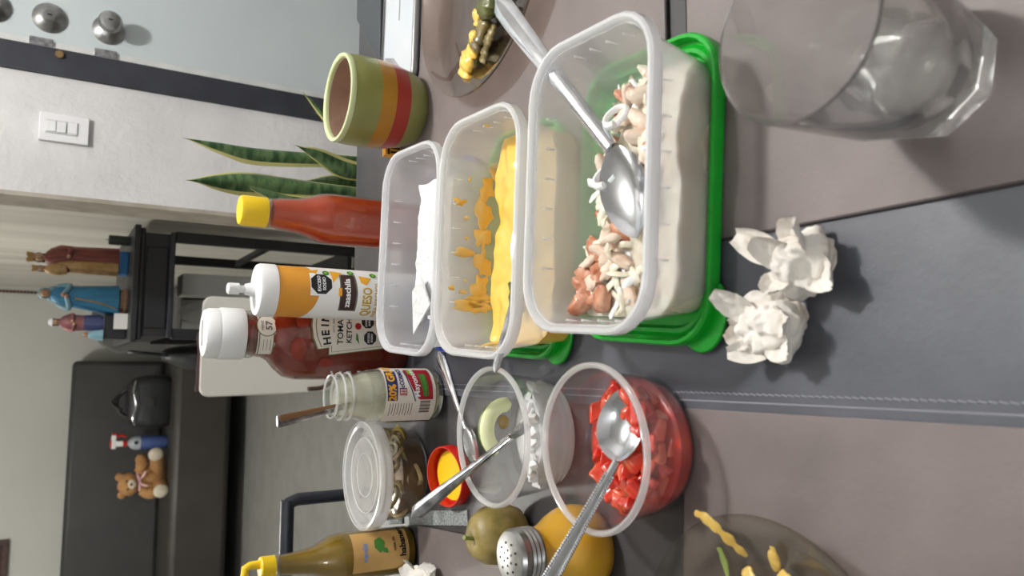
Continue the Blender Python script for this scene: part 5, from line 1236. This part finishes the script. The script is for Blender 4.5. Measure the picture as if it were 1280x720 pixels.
for x in (-W + 0.018, W - 0.018):
    for y in (-D + 0.018, D - 0.018): MB().box((x, y, 0.405), (0.034, 0.034, 0.81)).build('leg', M['blackwood'], cs, bevel=0.003)
MB().box((0, 0, 0.22), (2 * W - 0.03, 2 * D - 0.03, 0.016)).build('lower_shelf', M['blackwood'], cs, bevel=0.002)
MB().box((W - 0.018, 0, 0.50), (0.02, 2 * D - 0.06, 0.02)).build('side_rail', M['blackwood'], cs, bevel=0.002)
pb = thing('white_box', 'white paper box standing on the lower shelf of the black stand', 'box', (0.305, 2.98, 0.228))
MB().box((0, 0, 0.26), (0.075, 0.12, 0.52)).build('box_body', M['paper'], pb, smooth=False, bevel=0.003)
hb = thing('dark_bag', 'black bag hanging on the left side of the black stand', 'bag', (0.060, 2.90, 0.55))
b = MB(); b.ball((-0.01, 0, 0.0), (0.055, 0.10, 0.26), 20, 14); b.v = [tuple(Vector(p) * (1 + 0.12 * noise.noise(Vector(p) * 14))) for p in b.v]; b.build('bag_body', M['blackbag'], hb)
MB().tube(smooth_path([(-0.01, -0.05, 0.24), (0.0, -0.03, 0.345), (0.0, 0.03, 0.345), (-0.01, 0.05, 0.24)], 6), 0.006, 8).build('strap', M['blackbag'], hb)
cgb = thing('clear_bag', 'crumpled translucent plastic bag on the lower shelf of the black stand', 'bag', (0.200, 2.86, 0.228))
b = MB(); b.ball((0, 0, 0.27), (0.055, 0.08, 0.27), 26, 18); b.v = [(x * (1 + 0.5 * noise.noise((x * 30, y * 30, z * 16))), y * (1 + 0.5 * noise.noise((y * 30, x * 30, z * 16 + 3))), z) for x, y, z in b.v]; b.build('bag_film', clear('bag_film', milk=0.12, rough=0.2), cgb, angle=30)

SZ = 0.931
def robe(parent, name, prof, mat, c=(0, 0), folds=0.06, n=28, seed=0, lean=0.0):
    rings = []
    zt = prof[-1][0]
    for z, rx, ry in prof:
        ring = []
        for k in range(n):
            a = 2 * PI * k / n; f = 1 + folds * math.sin(7 * a + seed + z * 6) * (1 - 0.7 * z / zt)
            rx_, ry_ = rx * 1.25, ry * 1.25
            ring.append((c[0] + rx_ * f * math.cos(a) + lean * z, c[1] + ry_ * f * math.sin(a), z))
        rings.append(ring)
    return MB().rings(rings).build(name, mat, parent)
def figure_head(parent, c, r, hair=True, hairmat='hairpaint'):
    b = MB(); b.ball(c, (r * 0.82, r * 0.9, r), 18, 12)
    b.ball((c[0], c[1] - r * 0.88, c[2] - r * 0.05), (r * 0.14, r * 0.2, r * 0.22), 8, 6)
    b.tube([(c[0], c[1], c[2] - r * 1.6), (c[0], c[1], c[2] - r * 0.6)], r * 0.42, 10)
    h = b.build('head', M['skinpaint'], parent)
    for s_ in (-1, 1): 
        e = MB(); e.ball((c[0] + s_ * r * 0.32, c[1] - r * 0.80, c[2] + r * 0.12), r * 0.11, 8, 6); e.build('eye', M['ink_black'], h)
    m_ = MB(); m_.ball((c[0], c[1] - r * 0.78, c[2] - r * 0.45), (r * 0.22, r * 0.08, r * 0.07), 8, 6); m_.build('mouth', M['robe_red'], h)
    if hair:
        b = MB(); b.ball((c[0], c[1] + r * 0.22, c[2] + r * 0.08), (r * 0.98, r * 0.92, r * 1.02), 18, 12)
        b.ball((c[0], c[1] + r * 0.5, c[2] - r * 0.7), (r * 0.9, r * 0.6, r * 1.0), 14, 10); b.build('hair', M[hairmat], h)
def crown(parent, c, r, h):
    n = 30; pr = []
    rings = [[(c[0] + rr * math.cos(2 * PI * k / n), c[1] + rr * math.sin(2 * PI * k / n), c[2] + (z if z == 0 else z * (0.86 + 0.14 * math.cos(6 * 2 * PI * k / n)))) for k in range(n)] for rr, z in ((r, 0), (r * 1.18, h), (r * 1.02, h), (r * 0.88, 0), (r, 0))]
    MB().rings(rings, False, False).build('crown', M['giltpaint'], parent)
def arm(parent, pts, r, mat, hand=True):
    a = MB().tube(smooth_path(pts, 5), [lerp(r, r * 0.75, i / (5 * (len(pts) - 1))) for i in range(5 * (len(pts) - 1) + 1)], 10).build('sleeve', M[mat], parent)
    if hand:
        e = Vector(pts[-1]); d = (e - Vector(pts[-2])).normalized()
        MB().ball(e + d * r * 0.5, r * 0.75, 10, 7).build('hand', M['skinpaint'], a)
s1 = thing('statuette', 'crowned statuette in a maroon cape holding a smaller crowned figure', 'statuette', (0.352, 2.84, SZ))
MB().box((0, 0, 0.014), (0.075, 0.07, 0.028)).build('base', M['basepaint'], s1, bevel=0.003)
robe(s1, 'robe', [(0.028, 0.036, 0.032), (0.09, 0.034, 0.03), (0.15, 0.032, 0.028), (0.195, 0.034, 0.026), (0.222, 0.024, 0.02), (0.236, 0.012, 0.012)], M['robe_red'], (0.006, 0.004), 0.07)
robe(s1, 'gilt_front', [(0.03, 0.020, 0.018), (0.10, 0.019, 0.018), (0.17, 0.017, 0.016), (0.2, 0.010, 0.010)], M['giltpaint'], (-0.020, -0.018), 0.1, seed=2)
figure_head(s1, (0.004, -0.002, 0.252), 0.0165); crown(s1, (0.004, -0.001, 0.266), 0.0145, 0.022)
arm(s1, [(-0.022, -0.006, 0.205), (-0.036, -0.022, 0.175), (-0.030, -0.036, 0.180)], 0.009, 'robe_red'); arm(s1, [(0.03, -0.004, 0.205), (0.036, -0.024, 0.17), (0.012, -0.040, 0.172)], 0.009, 'robe_red')
robe(s1, 'small_figure_robe', [(0.175, 0.012, 0.011), (0.20, 0.016, 0.013), (0.222, 0.013, 0.011), (0.235, 0.006, 0.006)], M['giltpaint'], (-0.034, -0.030), 0.08)
figure_head(s1, (-0.034, -0.031, 0.246), 0.011); crown(s1, (-0.034, -0.030, 0.256), 0.0095, 0.015)
s2 = thing('statuette', 'statuette in a bright blue robe and pale veil, second from the alcove wall', 'statuette', (0.225, 2.80, SZ))
MB().lathe([(0.001, 0), (0.040, 0), (0.042, 0.006), (0.036, 0.012), (0.037, 0.022), (0.032, 0.026), (0.001, 0.026)], 32).build('plinth', M['plinth'], s2)
robe(s2, 'robe', [(0.026, 0.040, 0.034), (0.08, 0.034, 0.030), (0.14, 0.028, 0.025), (0.19, 0.026, 0.022), (0.208, 0.018, 0.016), (0.216, 0.010, 0.010)], M['robe_blue'], (-0.002, 0), 0.07, lean=0.06)
figure_head(s2, (0.014, -0.004, 0.230), 0.0160); b = MB(); b.ball((0.015, 0.004, 0.232), (0.0180, 0.0165, 0.0185), 18, 12); b.ball((0.014, 0.008, 0.208), (0.026, 0.014, 0.022), 16, 10); b.build('veil', M['robe_veil'], s2)
arm(s2, [(-0.014, -0.002, 0.198), (-0.030, -0.014, 0.165), (0.002, -0.032, 0.172)], 0.0095, 'robe_veil'); arm(s2, [(0.036, -0.002, 0.196), (0.040, -0.018, 0.165), (0.014, -0.034, 0.180)], 0.0095, 'robe_veil')
MB().tube(smooth_path([(-0.030, -0.030, 0.03), (-0.012, -0.034, 0.08), (0.0, -0.030, 0.15)], 6), 0.003, 6).build('gilt_trim', M['giltpaint'], s2)
kx_ = thing('black_box', 'small black box at the end of the stand, under the small statuette', 'box', (0.138, 2.80, SZ))
MB().box((0, 0, 0.030), (0.075, 0.07, 0.060)).build('box_body', M['blackwood'], kx_, bevel=0.003); MB().box((0, 0, 0.063), (0.080, 0.075, 0.006)).build('box_lid', M['blackmetal'], kx_, bevel=0.002)
wp = thing('white_card', 'white card leaning on the small black box on the stand', 'card', (0.156, 2.742, SZ), rot=(-0.2, 0, 0))
MB().box((0, 0, 0.020), (0.05, 0.002, 0.040)).build('card_sheet', M['paper'], wp, smooth=False)
s3 = thing('statuette', 'small maroon and navy statuette with a white cap on the black box', 'statuette', (0.150, 2.80, SZ + 0.066))
MB().lathe([(0.001, 0), (0.024, 0), (0.024, 0.008), (0.001, 0.008)], 24).build('base', M['robe_navy'], s3)
robe(s3, 'robe', [(0.008, 0.020, 0.018), (0.05, 0.019, 0.017), (0.09, 0.021, 0.018), (0.112, 0.016, 0.013), (0.122, 0.008, 0.008)], M['robe_pink'], (0, 0), 0.08)
robe(s3, 'navy_skirt', [(0.008, 0.0215, 0.0195), (0.03, 0.0205, 0.0185), (0.055, 0.0195, 0.0180)], M['robe_navy'], (0, -0.001), 0.08, seed=1)
figure_head(s3, (0, -0.002, 0.134), 0.0125); b = MB(); b.lathe([(0.0005, 0.012), (0.008, 0.010), (0.0122, 0.003), (0.0125, 0), (0.001, 0)], 20, (0, -0.001, 0.140)); b.build('white_cap', M['whiteplastic'], s3)
arm(s3, [(-0.016, 0, 0.105), (-0.024, -0.012, 0.085), (-0.008, -0.022, 0.082)], 0.007, 'robe_pink'); arm(s3, [(0.016, 0, 0.105), (0.024, -0.012, 0.085), (0.008, -0.022, 0.086)], 0.007, 'robe_pink')
s4 = thing('statuette', 'little kneeling figure in pale blue at the left edge of the stand', 'statuette', (0.112, 2.775, SZ + 0.066))
robe(s4, 'robe', [(0.0, 0.014, 0.013), (0.02, 0.012, 0.011), (0.036, 0.009, 0.008), (0.042, 0.005, 0.005)], M['robe_veil'], (0, 0), 0.08); figure_head(s4, (0, -0.001, 0.050), 0.0075)
MB().tube([(0.012 * math.cos(a), 0.004, 0.035 + 0.014 * math.sin(a)) for a in [2 * PI * k / 16 for k in range(17)]], 0.001, 6).build('gilt_hoop', M['giltpaint'], s4)
cd = thing('candle', 'dark green candle in a glass cup on the stand next to the alcove wall', 'candle', (0.424, 2.80, SZ))
MB().lathe([(0.001, 0), (0.014, 0), (0.016, 0.004), (0.016, 0.062), (0.014, 0.063), (0.001, 0.062)], 24).build('wax', M['wax'], cd); MB().tube([(0, 0, 0.062), (0.001, 0, 0.072)], 0.001, 6).build('wick', M['ink_black'], cd)
co = thing('bead_cord', 'thin cord of reddish beads hanging in the corner of the far wall', 'cord', (0.502, 5.868, 1.17))
MB().tube([(0, 0, 0.02), (0, 0, 1.2)], 0.002, 6).build('string', M['ink_grey'], co)
bd = MB().ball((0, 0, 0), 0.009, 10, 7).build('bead', M['beads'], co)
for k in range(1, 26):
    o = bd.copy(); C.objects.link(o); o.parent = co; o.location = (0, 0, 0.019 * k)
MB().tube([(0, 0.011, 1.2), (0, -0.012, 1.2)], 0.004, 8).build('nail', M['steel'], co)

# ------------------------------------------------------------------ sofa and what sits on it
so = thing('sofa', 'long charcoal sofa bed with a straight back against the far wall', 'sofa', (-0.93, 5.45, 0))
MB().box((0, 0.28, 0.70), (1.98, 0.16, 0.55), rot=Euler((-0.08, 0, 0))).build('backrest', M['sofa'], so, bevel=0.03)
MB().box((0.02, -0.045, 0.275), (2.02, 0.60, 0.33)).build('seat', M['sofaseat'], so, bevel=0.035)
for x in (-0.9, 0.9):
    for y in (-0.27, 0.25): MB().lathe([(0.001, 0), (0.022, 0), (0.03, 0.115), (0.001, 0.115)], 16, (x, y, 0)).build('leg', M['blackwood'], so)
gc = thing('round_chair', 'grey round topped chair back between the sofa and the black stand', 'chair', (0.315, 5.45, 0))
b = MB(); pts = [(0.21 * math.cos(a), 0.70 + 0.20 * math.sin(a)) for a in [PI * k / 24 for k in range(25)]] + [(-0.20, 0.46), (0.20, 0.46)]
b.rings([[(x, y, z) for x, z in pts] for y in (0.0, 0.04)]); b.build('backrest', M['greychair'], gc, bevel=0.012)
MB().rings([rrect(0.2, 0.2, 0.08, z, c=(0, -0.18)) for z in (0.43, 0.47)]).build('seat', M['greychair'], gc, bevel=0.01)
for x in (-0.16, 0.16):
    for y in (-0.34, -0.02): MB().tube([(x * 1.1, y, 0), (x, y, 0.44)], 0.015, 10).build('leg', M['blackmetal'], gc)

br = thing('teddy_bear', 'tan teddy bear with a pink ribbon sitting on the sofa seat', 'teddy bear', (-0.66, 5.36, 0.44), rot=(0, -0.16, 0.08))
b = MB(); b.ball((0, 0.02, 0.085), (0.078, 0.07, 0.09), 22, 16)
def furry(b, s=0.05): b.v = [tuple(Vector(p) * (1 + s * noise.noise(Vector(p) * 45))) for p in b.v]; return b
furry(b).build('torso', M['bear'], br)
hd = furry(MB().ball((-0.005, 0, 0.212), (0.070, 0.062, 0.060), 22, 16)).build('head', M['bear'], br)
for s_ in (-1, 1):
    MB().ball((-0.005 + s_ * 0.055, 0.012, 0.258), (0.024, 0.014, 0.024), 14, 10).build('ear', M['bear'], hd)
    MB().ball((-0.005 + s_ * 0.024, -0.052, 0.226), 0.0075, 10, 8).build('eye', M['ink_black'], hd)
mz = MB().ball((-0.004, -0.056, 0.198), (0.030, 0.026, 0.024), 16, 10).build('muzzle', M['bearpale'], hd)
MB().ball((-0.004, -0.080, 0.206), (0.010, 0.006, 0.007), 10, 8).build('nose', M['ink_brown'], hd)
furry(MB().tube(smooth_path([(0.06, 0.0, 0.145), (0.115, -0.03, 0.125), (0.145, -0.05, 0.150)], 6), [0.030, 0.032, 0.033, 0.034, 0.034, 0.034, 0.034, 0.034, 0.034, 0.033, 0.031, 0.026, 0.016], 14)).build('arm', M['bear'], br)
furry(MB().tube(smooth_path([(-0.06, 0.0, 0.145), (-0.085, -0.045, 0.105), (-0.07, -0.085, 0.085)], 6), [0.030, 0.032, 0.033, 0.034, 0.034, 0.034, 0.034, 0.034, 0.034, 0.033, 0.031, 0.026, 0.016], 14)).build('arm', M['bear'], br)
for s_, ex in ((-1, -0.075), (1, 0.145)):
    lg = furry(MB().tube(smooth_path([(s_ * 0.045, 0, 0.045), (ex * 0.75, -0.07, 0.045), (ex, -0.125, 0.055)], 6), [0.045, 0.045, 0.044, 0.044, 0.043, 0.043, 0.042, 0.042, 0.042, 0.041, 0.041, 0.040, 0.036], 16)).build('leg', M['bear'], br)
    MB().ball((ex * 1.02, -0.135, 0.056), (0.040, 0.022, 0.044), 18, 12).build('foot_pad', M['bearpale'], lg)
rb_ = MB().tube([(0.052 * math.cos(a) - 0.003, 0.05 * math.sin(a) + 0.005, 0.158) for a in [2 * PI * k / 28 for k in range(29)]], 0.008, 8).build('ribbon', M['pink'], br)
for s_ in (-1, 1): MB().tube([(0.01, -0.05, 0.156), (0.01 + s_ * 0.03, -0.075, 0.150 - 0.02 * (s_ > 0)), (0.012 + s_ * 0.045, -0.08, 0.120)], [0.004, 0.012, 0.010], 8, flat=0.3).build('ribbon_tail', M['pink'], rb_)

sp = thing('spray_bottle', 'blue spray bottle with a red and white trigger head on the sofa', 'spray bottle', (-0.452, 5.40, 0.437))
MB().lathe([(0.001, 0.002), (0.040, 0.002), (0.043, 0.01), (0.043, 0.15), (0.040, 0.155), (0.001, 0.155)], 32).build('liquid', M['sprayblue'], sp)
MB().lathe([(0.001, 0.156), (0.0425, 0.156), (0.042, 0.185), (0.034, 0.205), (0.016, 0.222), (0.015, 0.232), (0.001, 0.232)], 32).build('shoulder', M['spraygrey'], sp)
MB().ball((0.004, -0.0405, 0.180), (0.012, 0.003, 0.014), 14, 10).build('emblem', M['ink_black'], sp)
MB().lathe([(0.001, 0.230), (0.019, 0.230), (0.019, 0.252), (0.001, 0.252)], 24).build('collar', M['red'], sp)
hd = MB().box((0.0, 0, 0.272), (0.034, 0.028, 0.042)).box((0.012, 0, 0.304), (0.085, 0.028, 0.026)).build('spray_head', M['whiteplastic'], sp, bevel=0.005)
MB().box((0.058, 0, 0.304), (0.016, 0.026, 0.024)).build('nozzle', M['red'], hd, bevel=0.003); MB().tube([(0.040, 0, 0.290), (0.052, 0, 0.262), (0.040, 0, 0.235)], [0.008, 0.007, 0.005], 8).build('trigger', M['red'], hd)
MB().box((0.0, 0, 0.320), (0.05, 0.029, 0.008)).build('head_top', M['red'], hd, bevel=0.002)

bg = thing('black_bag', 'black bag with soft handles on the right end of the sofa', 'bag', (-0.195, 5.38, 0.44))
b = MB(); rings = []
for z, w, d in ((0.0, 0.15, 0.09), (0.03, 0.165, 0.10), (0.12, 0.165, 0.095), (0.20, 0.15, 0.08), (0.235, 0.125, 0.06), (0.245, 0.10, 0.04)): rings.append(rrect(w, d, min(w, d) * 0.6, z))
b.rings(rings); b.build('bag_body', M['blackbag'], bg)
MB().tube(smooth_path([(-0.10, -0.03, 0.22), (-0.06, -0.03, 0.285), (0.02, -0.02, 0.300), (0.07, -0.02, 0.255), (0.09, -0.02, 0.22)], 6), 0.022, 12, flat=0.6).build('handle', M['sofa'], bg)
MB().tube(smooth_path([(-0.05, -0.04, 0.27), (0.0, -0.05, 0.33), (0.05, -0.04, 0.29)], 6), 0.014, 10, flat=0.6).build('handle', M['sofa'], bg)
MB().tube(smooth_path([(-0.14, -0.095, 0.20), (-0.1, -0.105, 0.215), (-0.02, -0.108, 0.20), (0.06, -0.105, 0.215), (0.13, -0.09, 0.205)], 6), 0.004, 8).build('zip', M['oldsteel'], bg)
MB().box((0.0, -0.1045, 0.115), (0.05, 0.004, 0.035)).build('patch', M['sofa'], bg, bevel=0.002)
